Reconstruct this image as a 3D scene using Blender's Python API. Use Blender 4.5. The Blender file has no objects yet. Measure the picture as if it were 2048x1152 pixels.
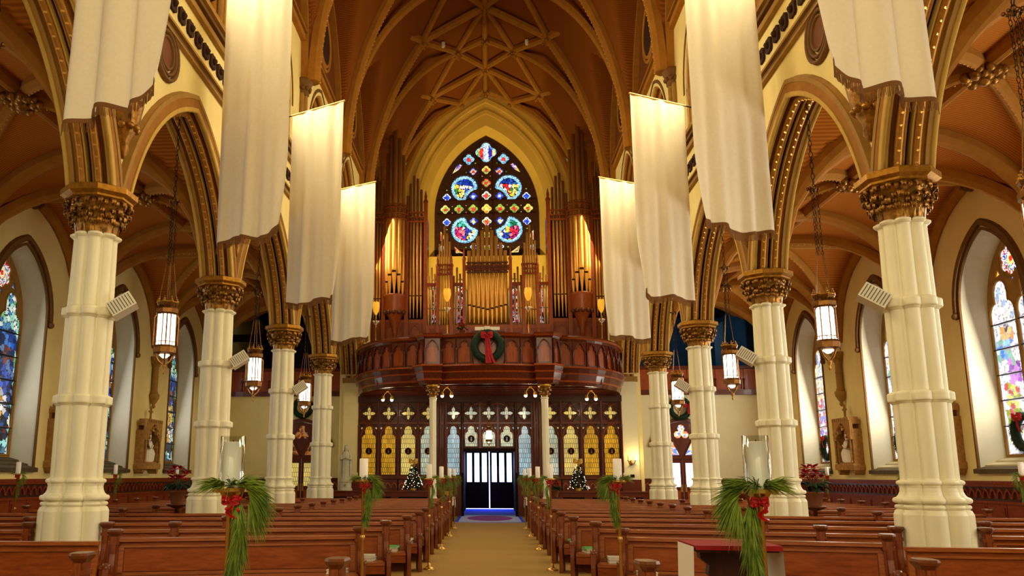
import bpy, math, random
from math import sin, cos, pi, sqrt, atan2, tan, hypot
from mathutils import Vector, Matrix
from mathutils.geometry import delaunay_2d_cdt
random.seed(7)
SC = bpy.context.scene
COL = SC.collection
# ------------------------------------------------------------------ camera
YAW, PITCH, ROLL = -.064, .193, .0018
fw = Vector((sin(YAW)*cos(PITCH), cos(YAW)*cos(PITCH), sin(PITCH)))
rt = Vector((cos(YAW), -sin(YAW), 0)); up = rt.cross(fw)
r2 = rt*cos(ROLL)+up*sin(ROLL); u2 = -rt*sin(ROLL)+up*cos(ROLL)
cam = bpy.data.cameras.new('camera'); camo = bpy.data.objects.new('camera', cam); COL.objects.link(camo)
camo.matrix_world = Matrix(((r2.x, u2.x, -fw.x, 0), (r2.y, u2.y, -fw.y, 0), (r2.z, u2.z, -fw.z, 1.6), (0, 0, 0, 1)))
cam.sensor_width = 36; cam.lens = 1670.7/2048*36; cam.shift_x = 153.73/2048; cam.shift_y = 47.79/2048
cam.clip_start = .05; cam.clip_end = 300
SC.camera = camo
# ------------------------------------------------------------------ world, light, exposure
W = bpy.data.worlds.new('daylight'); SC.world = W; W.use_nodes = True
bg = W.node_tree.nodes['Background']; bg.inputs[0].default_value = (1, .86, .60, 1); bg.inputs[1].default_value = .20
SC.view_settings.view_transform = 'Standard'; SC.view_settings.look = 'None'
SC.view_settings.gamma = 1; SC.view_settings.exposure = 0.10; SC.view_settings.use_curve_mapping = False
SC.cycles.use_denoising = True
try: SC.cycles.denoiser = 'OPENIMAGEDENOISE'
except Exception: pass
SC.cycles.max_bounces = 6; SC.cycles.diffuse_bounces = 4; SC.cycles.glossy_bounces = 3
SC.cycles.transmission_bounces = 4; SC.cycles.sample_clamp_indirect = 6
SC.cycles.caustics_reflective = False; SC.cycles.caustics_refractive = False
def area(name, loc, direction, sx, sy, power, color, spread=180):
    l = bpy.data.lights.new(name, 'AREA'); l.shape = 'RECTANGLE'; l.size = sx; l.size_y = sy; l.energy = power; l.color = color
    l.spread = math.radians(spread)
    o = bpy.data.objects.new(name, l); COL.objects.link(o); o.location = loc
    o.rotation_euler = Vector(direction).to_track_quat('-Z', 'Y').to_euler(); return o
def spot(name, loc, target, power, color, angle=60, blend=.6, radius=.15):
    l = bpy.data.lights.new(name, 'SPOT'); l.energy = power; l.color = color; l.spot_size = math.radians(angle); l.spot_blend = blend; l.shadow_soft_size = radius
    o = bpy.data.objects.new(name, l); COL.objects.link(o); o.location = loc
    o.rotation_euler = (Vector(target)-Vector(loc)).to_track_quat('-Z', 'Y').to_euler(); return o
def point(name, loc, power, color, radius=.1):
    l = bpy.data.lights.new(name, 'POINT'); l.energy = power; l.color = color; l.shadow_soft_size = radius
    o = bpy.data.objects.new(name, l); COL.objects.link(o); o.location = loc; return o
BAY = 5.6; Y0 = 11.28
def YK(k): return Y0+BAY*k
WARM = (1, .80, .50); DAY = (1, .96, .88); COOL = (.80, .88, 1)
# daylight through the aisle windows (one per window) and clerestory, and an unseen fill added behind the visitor
for k in range(-1, 4):
    y = YK(k+.5)
    area('aisle_window_daylight', (12.0, y, 4.2), (-1, 0, -.15), 1.5, 3.9, 270, (1, .93, .78))
    area('aisle_window_daylight', (-12.0, y, 4.2), (1, 0, -.15), 1.5, 3.9, 62, (.90, .92, .90))
for k in range(-1, 5):
    y = YK(k+.5)
    for s in (-1, 1):
        area('clerestory_daylight', (s*5.0, y, 12.2), (-s, -.2, -.45), 2.2, 2.4, 215, (1, .82, .50), 160)
area('chancel_fill', (0, -5.5, 9), (0, 1, -.05), 9, 10, 1250, (1, .84, .55))
# unseen spots added to brighten the banner tops, organ pipes and window wall
for k in range(0, 4):
    for s in (-1, 1):
        yb = (9.2, 14.65, 20.25, 25.85)[k]
        spot('banner_fill_spot', (s*4.9, yb-2.6, 10.9), (s*4.1, yb, 9.6), 45, (1, .93, .80), 60)
for s in (-1, 1):
    spot('organ_fill_spot', (s*4.25, 32.6, 6.8), (s*4.1, 37.6, 12.2), 520, (1, .70, .32), 75, 1)
    spot('organ_fill_spot', (s*1.3, 31.0, 6.7), (0, 38, 10.6), 420, (1, .74, .38), 70, 1)
    spot('window_wall_lamp', (s*2.75, 38.3, 9.0), (s*1.6, 42.0, 17.5), 1700, (1, .76, .32), 110, 1)
area('street_door_daylight', (0, 40.9, 2.3), (0, -.6, -1), 1.6, .6, 70, (.25, .38, 1))
# ------------------------------------------------------------------ materials
def s2l(c): return tuple(((x/255)/12.92 if x/255 <= .04045 else ((x/255+.055)/1.055)**2.4) for x in c)+(1,)
MATS = {}
def mat(name, c, rough=.6, metal=0, var=.12, scale=6, c2=None, bump=0, bscale=40, kind='noise', stretch=(1, 1, 1), emit=0, spec=.25, coat=0):
    m = bpy.data.materials.new(name); m.use_nodes = True; MATS[name] = m
    nt = m.node_tree; N = nt.nodes; L = nt.links; b = N['Principled BSDF']
    b.inputs['Roughness'].default_value = rough; b.inputs['Metallic'].default_value = metal
    b.inputs['Specular IOR Level'].default_value = spec; b.inputs['Coat Weight'].default_value = coat
    a = s2l(c); d = s2l(c2) if c2 else tuple(x*(1-var*2) for x in a[:3])+(1,)
    tc = N.new('ShaderNodeTexCoord'); mp = N.new('ShaderNodeMapping'); mp.inputs['Scale'].default_value = stretch
    L.new(tc.outputs['Object'], mp.inputs[0])
    if kind == 'boards':
        t = N.new('ShaderNodeTexWave'); t.wave_type = 'BANDS'; t.bands_direction = 'Y'; t.inputs['Scale'].default_value = scale; t.inputs['Distortion'].default_value = .0
        fac = t.outputs['Fac']
    else:
        t = N.new('ShaderNodeTexNoise'); t.inputs['Scale'].default_value = scale; t.inputs['Detail'].default_value = 5; t.inputs['Roughness'].default_value = .6
        fac = t.outputs['Fac']
    L.new(mp.outputs[0], t.inputs[0])
    cr = N.new('ShaderNodeValToRGB'); cr.color_ramp.elements[0].position = .3; cr.color_ramp.elements[1].position = .7
    cr.color_ramp.elements[0].color = d; cr.color_ramp.elements[1].color = a
    L.new(fac, cr.inputs[0]); L.new(cr.outputs[0], b.inputs['Base Color'])
    if emit:
        b.inputs['Emission Color'].default_value = a; b.inputs['Emission Strength'].default_value = emit
    if bump:
        t2 = N.new('ShaderNodeTexNoise'); t2.inputs['Scale'].default_value = bscale; t2.inputs['Detail'].default_value = 4
        L.new(mp.outputs[0], t2.inputs[0])
        bp = N.new('ShaderNodeBump'); bp.inputs['Strength'].default_value = bump; bp.inputs['Distance'].default_value = .02
        L.new(t2.outputs['Fac'] if kind != 'boards' else fac, bp.inputs['Height']); L.new(bp.outputs[0], b.inputs['Normal'])
    return m
mat('wall', (241, 222, 152), .9, spec=.05, var=.05, scale=1.5, bump=.08, bscale=60)
mat('wall_white', (232, 222, 178), .85, var=.04, scale=1.5)
mat('cream', (240, 234, 198), .4, var=.03, scale=3)
mat('stone', (168, 126, 56), .7, var=.12, scale=5, bump=.1)
mat('stone_dark', (120, 82, 36), .7, var=.15, scale=5, bump=.1)
mat('rib', (172, 116, 42), .7, spec=.1, var=.10, scale=4)
mat('vault', (138, 80, 30), .9, c2=(118, 64, 22), spec=.03, kind='boards', scale=7, bump=.12, stretch=(1, 1, 1))
mat('aisle_vault', (184, 112, 40), .9, c2=(156, 90, 28), kind='boards', scale=4.5, bump=.2, spec=.03)
mat('stone_cream', (206, 170, 84), .65, var=.08, scale=5, spec=.1)
mat('gilt_roll', (186, 128, 44), .42, metal=.35, var=.18, scale=9)
mat('wainscot', (138, 58, 20), .45, spec=.12, c2=(98, 38, 12), scale=3, stretch=(9, 9, 1.2))
mat('hollow', (58, 30, 14), .8)
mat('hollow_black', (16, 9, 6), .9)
mat('moulding', (164, 110, 42), .6, spec=.1, var=.1)
mat('moulding_red', (112, 58, 18), .6, var=.1)
mat('gilt', (196, 140, 48), .38, metal=.7, var=.25, scale=14)
mat('gilt_dark', (186, 132, 52), .34, metal=.6, c2=(96, 60, 22), scale=12, bump=.2)
mat('gold_bead', (240, 186, 92), .3, metal=.5)
mat('brass', (206, 160, 80), .3, metal=.9, var=.1)
mat('pew', (174, 98, 38), .34, spec=.25, c2=(128, 64, 20), scale=3, stretch=(1.2, 14, 14), coat=.06)
mat('pew_panel', (158, 80, 28), .42, spec=.12, c2=(120, 54, 16), scale=3, stretch=(1.5, 9, 9), coat=.06)
mat('pew_post', (140, 72, 30), .36, spec=.2, c2=(96, 38, 13), scale=3, stretch=(10, 10, 1.5), coat=.06)
mat('cap_wood', (120, 66, 34), .3, c2=(84, 42, 20), scale=6, coat=.1)
mat('wood_red', (112, 42, 10), .3, c2=(74, 25, 6), scale=3, stretch=(10, 10, 1.2), coat=.12)
mat('wood_dark', (74, 32, 14), .4, c2=(46, 18, 8), scale=3, stretch=(8, 8, 1.2), coat=.06)
mat('wood_panel', (176, 84, 22), .36, c2=(132, 54, 10), scale=2.5, stretch=(8, 8, 1.0), coat=.06)
mat('wood_black', (30, 16, 8), .8, spec=.05)
mat('gallery_wood', (100, 36, 9), .24, c2=(66, 22, 6), scale=3, stretch=(10, 10, 1.2), spec=.4, coat=.12)
mat('gallery_panel', (170, 78, 20), .3, c2=(120, 46, 9), scale=2.5, stretch=(8, 8, 1.0), spec=.4, coat=.15)
mat('tracery_brown', (72, 40, 18), .6, c2=(50, 26, 11))
mat('reveal', (218, 214, 190), .85, var=.03, spec=.05)
mat('wall_gold', (228, 188, 84), .9, var=.05, scale=1.5, spec=.05)
mat('organ_wood', (130, 60, 20), .36, c2=(92, 38, 11), scale=3, stretch=(9, 9, 1.2), coat=.06)
mat('pipe', (200, 146, 68), .36, metal=.5, c2=(166, 110, 44), scale=1.2, stretch=(2, 2, .6))
mat('pipe_back', (96, 56, 28), .5, metal=.2)
mat('banner', (238, 226, 196), .8, var=.03, scale=20, bump=.04, bscale=300)
mat('fringe', (140, 92, 44), .8, var=.3, scale=60, stretch=(30, 30, 1))
mat('carpet', (168, 134, 64), .95, c2=(138, 106, 44), scale=90, bump=.15, bscale=200)
mat('floor_wood', (90, 46, 20), .5, c2=(70, 34, 14), scale=4)
mat('rug', (196, 206, 240), .95, c2=(160, 168, 214), scale=30)
mat('rug_red', (160, 66, 150), .95, c2=(120, 40, 120), scale=25)
mat('rug_blue', (40, 80, 250), .9, c2=(30, 62, 210), scale=25)  # blue deepened: door daylight is put into the passage carpet's colour
mat('white', (240, 236, 224), .6, var=.02)
mat('wax', (244, 238, 226), .45, var=.02)
mat('white_plastic', (226, 220, 196), .5, var=.02)
mat('grille', (110, 104, 84), .6, var=.1)
mat('statue', (206, 200, 168), .7, var=.1, scale=12)
mat('plaster', (238, 230, 208), .7, var=.04)
mat('relief', (184, 140, 80), .8, spec=.05, c2=(150, 108, 56), scale=10, bump=.2)
mat('red', (186, 18, 26), .55, var=.2, scale=10)
mat('red_cloth', (150, 16, 20), .7, var=.1, scale=12)
mat('berry', (190, 12, 20), .3)
mat('green', (128, 146, 46), .6, c2=(62, 92, 24), scale=12)
mat('green_pale', (104, 132, 54), .6, c2=(66, 104, 34), scale=9)
mat('green_dark', (24, 50, 26), .65, c2=(14, 32, 16), scale=12)
mat('stem', (92, 70, 40), .8)
mat('leaf_red', (178, 20, 30), .5, c2=(130, 10, 20), scale=12)
mat('iron', (34, 28, 24), .5, metal=.6)
mat('bronze', (138, 92, 40), .35, metal=.8, var=.25, scale=18)
mat('book_white', (222, 218, 198), .7, var=.05)
mat('book_green', (96, 200, 100), .6, var=.05)
mat('book_dark', (60, 40, 36), .6)
mat('basket', (206, 164, 78), .8, c2=(160, 116, 44), scale=30)
mat('slate', (92, 78, 50), .6, c2=(66, 54, 34), scale=5)
mat('sill_lit', (206, 196, 156), .6, var=.05)  # paler sill slabs: light and reflection put into the colour
mat('blue_lit_wall', (46, 88, 120), .8, c2=(36, 60, 78), scale=1)  # blue room light put into the wall colour
mat('shade_gold', (230, 170, 50), .4, emit=.6)
mat('gold_bow', (214, 164, 62), .35, metal=.5)
mat('terracotta', (128, 74, 40), .8)
def emis(name, c, st, c2=None):
    m = mat(name, c, .3, c2=c2, var=.02, emit=st); return m
emis('lantern_glass', (255, 244, 226), 4.2)
emis('lamp_glow', (255, 236, 196), 9)
emis('fairy_light', (255, 236, 204), 5)
emis('daylight_pane', (214, 226, 255), 2.6)
emis('daylight_gap', (190, 196, 255), 3.0)
emis('cleres_glass', (255, 226, 150), 1.0)
def glassmat(name, strength, rough=.15):
    """Stained glass lit from behind: the colour of each piece is stored with the pane and glows with daylight."""
    m = bpy.data.materials.new(name); m.use_nodes = True; MATS[name] = m; nt = m.node_tree; N = nt.nodes; L = nt.links; b = N['Principled BSDF']
    a = N.new('ShaderNodeAttribute'); a.attribute_name = 'Col'
    n = N.new('ShaderNodeTexNoise'); n.inputs['Scale'].default_value = 7; n.inputs['Detail'].default_value = 3
    tc = N.new('ShaderNodeTexCoord'); L.new(tc.outputs['Object'], n.inputs[0])
    mr = N.new('ShaderNodeMapRange'); mr.inputs[1].default_value = .3; mr.inputs[2].default_value = .7; mr.inputs[3].default_value = .72; mr.inputs[4].default_value = 1.15
    L.new(n.outputs['Fac'], mr.inputs[0])
    mx = N.new('ShaderNodeVectorMath'); mx.operation = 'SCALE'; L.new(a.outputs['Color'], mx.inputs[0]); L.new(mr.outputs[0], mx.inputs['Scale'])
    L.new(mx.outputs[0], b.inputs['Emission Color']); b.inputs['Emission Strength'].default_value = strength
    L.new(a.outputs['Color'], b.inputs['Base Color']); b.inputs['Roughness'].default_value = rough
    return m
glassmat('glass_facade', .95); glassmat('glass_left', .7); glassmat('glass_right', 1.35); glassmat('glass_screen', .42); glassmat('glass_screen_day', .62)
def leadmat(name, ca, cb, emit, sx=10, sy=3.2):
    """Leaded quarry glazing of the narthex screen: pale tinted quarries with dark leads, lit from the narthex."""
    m = bpy.data.materials.new(name); m.use_nodes = True; MATS[name] = m; nt = m.node_tree; N = nt.nodes; L = nt.links; b = N['Principled BSDF']
    tc = N.new('ShaderNodeTexCoord'); mp = N.new('ShaderNodeMapping'); mp.inputs['Rotation'].default_value = (pi/2, 0, 0); L.new(tc.outputs['Object'], mp.inputs[0])
    br = N.new('ShaderNodeTexBrick'); br.offset = .5; br.inputs['Scale'].default_value = 1
    br.inputs['Brick Width'].default_value = .085; br.inputs['Row Height'].default_value = .19; br.inputs['Mortar Size'].default_value = .007
    br.inputs['Color1'].default_value = s2l(ca); br.inputs['Color2'].default_value = s2l(cb); br.inputs['Mortar'].default_value = s2l((40, 30, 14))
    L.new(mp.outputs[0], br.inputs[0])
    n = N.new('ShaderNodeTexNoise'); n.inputs['Scale'].default_value = 1.3; n.inputs['Detail'].default_value = 2; L.new(tc.outputs['Object'], n.inputs[0])
    mr = N.new('ShaderNodeMapRange'); mr.inputs[1].default_value = .3; mr.inputs[2].default_value = .7; mr.inputs[3].default_value = .55; mr.inputs[4].default_value = 1.25
    L.new(n.outputs['Fac'], mr.inputs[0])
    mx = N.new('ShaderNodeVectorMath'); mx.operation = 'SCALE'; L.new(br.outputs[0], mx.inputs[0]); L.new(mr.outputs[0], mx.inputs['Scale'])
    L.new(mx.outputs[0], b.inputs['Emission Color']); b.inputs['Emission Strength'].default_value = emit
    L.new(br.outputs[0], b.inputs['Base Color']); b.inputs['Roughness'].default_value = .12
leadmat('lead_amber', (222, 170, 44), (190, 136, 26), .5)
leadmat('lead_gold', (232, 200, 96), (206, 190, 120), .66)
leadmat('lead_pale', (210, 212, 176), (160, 182, 180), .58)
leadmat('lead_blue', (168, 196, 208), (132, 166, 188), .62)
g = bpy.data.materials.new('clear_glass'); g.use_nodes = True; MATS['clear_glass'] = g
gn, gl = g.node_tree.nodes, g.node_tree.links; gn.remove(gn['Principled BSDF'])
gtr = gn.new('ShaderNodeBsdfTransparent'); ggl = gn.new('ShaderNodeBsdfGlossy'); ggl.inputs['Roughness'].default_value = .03
glw = gn.new('ShaderNodeLayerWeight'); glw.inputs[0].default_value = .35; gfr = gn.new('ShaderNodeMath'); gfr.operation = 'MULTIPLY'; gfr.inputs[1].default_value = .5; gl.new(glw.outputs['Facing'], gfr.inputs[0]); gtx = gn.new('ShaderNodeTexNoise'); gtx.inputs['Scale'].default_value = 5
grm = gn.new('ShaderNodeValToRGB'); grm.color_ramp.elements[0].color = (.90, .93, .92, 1); grm.color_ramp.elements[1].color = (.97, .98, .97, 1)
gl.new(gtx.outputs['Fac'], grm.inputs[0]); gl.new(grm.outputs[0], gtr.inputs[0])
gmx = gn.new('ShaderNodeMixShader'); gl.new(gfr.outputs[0], gmx.inputs[0]); gl.new(gtr.outputs[0], gmx.inputs[1]); gl.new(ggl.outputs[0], gmx.inputs[2]); gl.new(gmx.outputs[0], gn['Material Output'].inputs[0])
# ------------------------------------------------------------------ mesh helpers
class MB:
    def __init__(s): s.v = []; s.f = []; s.s = []; s.col = []
    def add(s, vs, fs, smooth=False, col=None):
        o = len(s.v); s.v += [tuple(p) for p in vs]
        for f in fs: s.f.append(tuple(i+o for i in f)); s.s.append(smooth); s.col.append(col)
        return s
    def box(s, x0, x1, y0, y1, z0, z1, **k):
        return s.add([(x0, y0, z0), (x1, y0, z0), (x1, y1, z0), (x0, y1, z0), (x0, y0, z1), (x1, y0, z1), (x1, y1, z1), (x0, y1, z1)],
                     [(0, 3, 2, 1), (4, 5, 6, 7), (0, 1, 5, 4), (1, 2, 6, 5), (2, 3, 7, 6), (3, 0, 4, 7)], **k)
    def cbox(s, c, sz, rz=0, tilt=None):
        hx, hy, hz = sz[0]/2, sz[1]/2, sz[2]/2; R = Matrix.Rotation(rz, 3, 'Z')
        if tilt: R = R @ Matrix.Rotation(tilt, 3, 'X')
        vs = [Vector(c)+R @ Vector((a*hx, b*hy, d*hz)) for d in (-1, 1) for a, b in ((-1, -1), (1, -1), (1, 1), (-1, 1))]
        return s.add(vs, [(0, 3, 2, 1), (4, 5, 6, 7), (0, 1, 5, 4), (1, 2, 6, 5), (2, 3, 7, 6), (3, 0, 4, 7)])
    def rings(s, rings, closed=True, cap=True, smooth=True, loop=False):
        """skin a list of equally long point rings"""
        n = len(rings[0]); vs = [p for r in rings for p in r]; fs = []
        m = len(rings)
        for i in range(m if loop else m-1):
            j = (i+1) % m
            for k in range(n if closed else n-1):
                l = (k+1) % n; fs.append((i*n+k, i*n+l, j*n+l, j*n+k))
        s.add(vs, fs, smooth)
        if cap and not loop:
            s.add(rings[0], [tuple(range(n))[::-1]]); s.add(rings[-1], [tuple(range(n))])
        return s
    def lathe(s, prof, n=16, c=(0, 0, 0), smooth=True, cap=True, sec=None, ph=0, sharp=False):
        rs = []
        for r, z in prof:
            rs.append([(c[0]+r*(sec(2*pi*k/n) if sec else 1)*cos(2*pi*k/n+ph), c[1]+r*(sec(2*pi*k/n) if sec else 1)*sin(2*pi*k/n+ph), c[2]+z) for k in range(n)])
        if sharp:
            for a, b in zip(rs[:-1], rs[1:]): s.rings([a, b], cap=False, smooth=True)
            return s
        return s.rings(rs, cap=cap, smooth=smooth)
    def tube(s, path, r, n=6, smooth=True, cap=True, loop=False):
        P = [Vector(p) for p in path]; rs = []; m = len(P)
        ref = None
        for i, p in enumerate(P):
            a = P[(i-1) % m] if (loop or i > 0) else P[i]; b = P[(i+1) % m] if (loop or i < m-1) else P[i]
            t = (b-a)
            t = t.normalized() if t.length > 1e-9 else Vector((0, 0, 1))
            if ref is None: ref = Vector((0, 0, 1)) if abs(t.z) < .9 else Vector((1, 0, 0))
            u = t.cross(ref)
            if u.length < 1e-3: u = t.cross(Vector((.3, 1, .2)))
            u.normalize(); w = u.cross(t); ref = w
            rr = r[i] if isinstance(r, (list, tuple)) else r
            rs.append([p+u*rr*cos(2*pi*k/n)+w*rr*sin(2*pi*k/n) for k in range(n)])
        return s.rings(rs, cap=cap, smooth=smooth, loop=loop)
    def sweep(s, path, prof, side, smooth=False, cap=True, loop=False, closed=True):
        """sweep profile (p,q): p along the fixed 'side' vector, q along side x tangent (outward)"""
        P = [Vector(p) for p in path]; S = Vector(side).normalized(); rs = []; m = len(P)
        for i, p in enumerate(P):
            a = P[(i-1) % m] if (loop or i > 0) else P[i]; b = P[(i+1) % m] if (loop or i < m-1) else P[i]
            t1 = (p-a); t2 = (b-p)
            t = (b-a).normalized(); nrm = S.cross(t)*(-1 if S.x < -.5 else 1)
            k = 1
            if t1.length > 1e-6 and t2.length > 1e-6:
                c = t1.normalized().dot(t2.normalized()); k = 1/max(.5, sqrt(max(.01, (1+c)/2)))
            rs.append([p+S*u+nrm*(q*k) for u, q in prof])
        return s.rings(rs, closed=closed, cap=cap, smooth=smooth, loop=loop)
    def rib(s, path, prof, smooth=False):
        """sweep for vault ribs: p sideways (horizontal), q along the lower normal"""
        P = [Vector(p) for p in path]; rs = []; m = len(P)
        for i, p in enumerate(P):
            t = (P[min(i+1, m-1)]-P[max(i-1, 0)]).normalized()
            sd = t.cross(Vector((0, 0, 1)))
            if sd.length < 1e-3: sd = (P[-1]-P[0]).cross(Vector((0, 0, 1)))
            sd.normalize(); nr = sd.cross(t).normalized()
            rs.append([p+sd*u-nr*q for u, q in prof])
        return s.rings(rs, smooth=smooth)
    def prism(s, poly, fn, w0, w1, smooth=False):
        n = len(poly); A = [fn(u, v, w0) for u, v in poly]; B = [fn(u, v, w1) for u, v in poly]
        s.add(A+B, [(i, (i+1) % n, n+(i+1) % n, n+i) for i in range(n)], smooth)
        s.add(A, [tuple(range(n))[::-1]]); s.add(B, [tuple(range(n))]); return s
    def plate(s, outer, holes, fn, w0, w1, back=True, bevel=0):
        """flat plate with holes, as thick as w0..w1"""
        loops = [outer]+list(holes); pts = []; eds = []
        for lp in loops:
            o = len(pts); pts += [Vector(p) for p in lp]; eds += [(o+i, o+(i+1) % len(lp)) for i in range(len(lp))]
        r = delaunay_2d_cdt(pts, eds, [], 0, 1e-5)
        V, T = r[0], r[2]
        def inside(p, lp):
            c = False; n = len(lp); j = n-1
            for i in range(n):
                xi, yi = lp[i]; xj, yj = lp[j]
                if (yi > p[1]) != (yj > p[1]) and p[0] < (xj-xi)*(p[1]-yi)/(yj-yi)+xi: c = not c
                j = i
            return c
        tr = []
        for t in T:
            c = (V[t[0]]+V[t[1]]+V[t[2]])/3
            if inside(c, outer) and not any(inside(c, h) for h in holes): tr.append(tuple(t))
        s.add([fn(p.x, p.y, w1) for p in V], tr)
        if back: s.add([fn(p.x, p.y, w0) for p in V], [t[::-1] for t in tr])
        for lp in loops:
            n = len(lp)
            s.add([fn(u, v, w0) for u, v in lp]+[fn(u, v, w1) for u, v in lp], [(i, (i+1) % n, n+(i+1) % n, n+i) for i in range(n)])
        return s
    def ball(s, c, r, n=6, m=4, sq=(1, 1, 1)):
        rs = []
        for i in range(m+1):
            a = -pi/2+pi*i/m; rr = max(cos(a), .05)
            rs.append([(c[0]+sq[0]*r*rr*cos(2*pi*k/n), c[1]+sq[1]*r*rr*sin(2*pi*k/n), c[2]+sq[2]*r*sin(a)) for k in range(n)])
        return s.rings(rs)
    def mesh(s, name):
        me = bpy.data.meshes.new(name); me.from_pydata(s.v, [], s.f)
        me.polygons.foreach_set('use_smooth', s.s)
        if any(c is not None for c in s.col):
            at = me.color_attributes.new('Col', 'FLOAT_COLOR', 'CORNER'); buf = []
            for p, c in zip(me.polygons, s.col):
                buf += list(c or (1, 1, 1, 1))*len(p.vertices)
            at.data.foreach_set('color', buf)
        me.update(); return me
    def build(s, name, m, parent=None, loc=None, rz=0):
        return ob(name, s.mesh(name), m, parent, loc, rz)
def ob(name, me, m=None, parent=None, loc=None, rz=0):
    if m and not me.materials: me.materials.append(MATS[m] if isinstance(m, str) else m)
    o = bpy.data.objects.new(name, me); COL.objects.link(o)
    if parent: o.parent = parent
    if loc: o.location = loc
    if rz: o.rotation_euler = (0, 0, rz)
    return o
def empty(name, loc=(0, 0, 0), rz=0, parent=None):
    o = bpy.data.objects.new(name, None); COL.objects.link(o); o.location = loc; o.rotation_euler = (0, 0, rz); o.empty_display_size = .2
    if parent: o.parent = parent
    return o
def tag(o, label, cat, group=None):
    o['label'] = label; o['category'] = cat
    if group: o['group'] = group
    return o
def thing(name, label, cat, loc=(0, 0, 0), rz=0, group=None): return tag(empty(name, loc, rz), label, cat, group)
def struct(o, label=None):
    o['kind'] = 'structure'
    if label: o['label'] = label
    return o
def dup(root, loc=None, rz=None, label=None, parent=None):
    c = root.copy(); COL.objects.link(c)
    if parent is not None: c.parent = parent
    if loc is not None: c.location = loc
    if rz is not None: c.rotation_euler = (0, 0, rz)
    if label: c['label'] = label
    for ch in root.children: dup(ch, parent=c)
    return c
# ---- 2D outlines
def parch(a, h, n=8, phi=0.0):
    """pointed arch from (-a,0) over (0,h) to (a,0)"""
    R = (a*a+h*h)/(2*(a*cos(phi)-h*sin(phi))); cx = a-R*cos(phi); cz = -R*sin(phi)
    t0 = phi; t1 = atan2(h-cz, -cx)
    rgt = [(cx+R*cos(t0+(t1-t0)*i/n), cz+R*sin(t0+(t1-t0)*i/n)) for i in range(n+1)]
    rgt[-1] = (0, h)
    return [(-u, z) for u, z in rgt[:-1]]+[(0, h)]+rgt[:-1][::-1]
def archloop(a, z0, zs, h, n=8, phi=0.0, c=0):
    return [(c-a, z0)]+[(c+u, zs+z) for u, z in parch(a, h, n, phi)]+[(c+a, z0)]
def foil(n, R, r, cx=0, cz=0, seg=8, ph=pi/2):
    out = []
    N = n*seg
    for i in range(N):
        th = 2*pi*i/N+ph; best = 0
        for k in range(n):
            d = th-(ph+2*pi*k/n); b = R*cos(d); q = r*r-(R*sin(d))**2
            if q >= 0: best = max(best, b+sqrt(q))
        out.append((cx+max(best, .2*R)*cos(th), cz+max(best, .2*R)*sin(th)))
    return out
def circ(r, cx=0, cz=0, n=16): return [(cx+r*cos(2*pi*i/n), cz+r*sin(2*pi*i/n)) for i in range(n)]
def lancet(a, z0, zs, zt, c=0, n=5):
    """trefoil-headed light: straight sides to zs, shoulders, pointed cusp to zt"""
    H = zt-zs; L = [(-a, z0), (-a, zs)]
    for i in range(1, n+1):
        t = i/n*pi/2; L.append((-a+.48*a*(1-cos(t)), zs+H*.36*sin(t)))
    for i in range(1, n+1):
        t = i/n; L.append((-.52*a*cos(t*pi/2)-.10*a*sin(t*pi), zs+H*(.36+.64*sin(t*pi/2)**.9)))
    R = [(-u, z) for u, z in L[:-1]][::-1]
    return [(c+u, z) for u, z in L+R]
def inset(poly, d):
    n = len(poly); ar = sum(poly[i][0]*poly[(i+1) % n][1]-poly[(i+1) % n][0]*poly[i][1] for i in range(n)); sg = 1 if ar > 0 else -1; out = []
    for i in range(n):
        a, b, c = poly[i-1], poly[i], poly[(i+1) % n]
        e1 = (b[0]-a[0], b[1]-a[1]); e2 = (c[0]-b[0], c[1]-b[1]); l1 = hypot(*e1) or 1; l2 = hypot(*e2) or 1
        nx = -(e1[1]/l1+e2[1]/l2)*sg; ny = (e1[0]/l1+e2[0]/l2)*sg; l = hypot(nx, ny) or 1
        k = min(1.6, 2/l)
        out.append((b[0]+nx/l*d*k, b[1]+ny/l*d*k))
    return out
def fX(X, s=1): return lambda u, v, w: (X-s*w, u, v)      # plane facing the nave: u along Y, w towards the nave (s = side)
def fY(Y, cx=0): return lambda u, v, w: (cx+u, Y-w, v)    # plane facing the altar end (-Y)
ORD = ['first', 'second', 'third', 'fourth', 'fifth', 'sixth', 'seventh', 'eighth', 'ninth', 'tenth', 'eleventh', 'twelfth', 'thirteenth', 'fourteenth', 'fifteenth', 'sixteenth', 'seventeenth', 'eighteenth', 'nineteenth', 'twentieth', 'last']
SIDE = {-1: 'on the statue side', 1: 'on the sconce side'}
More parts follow.
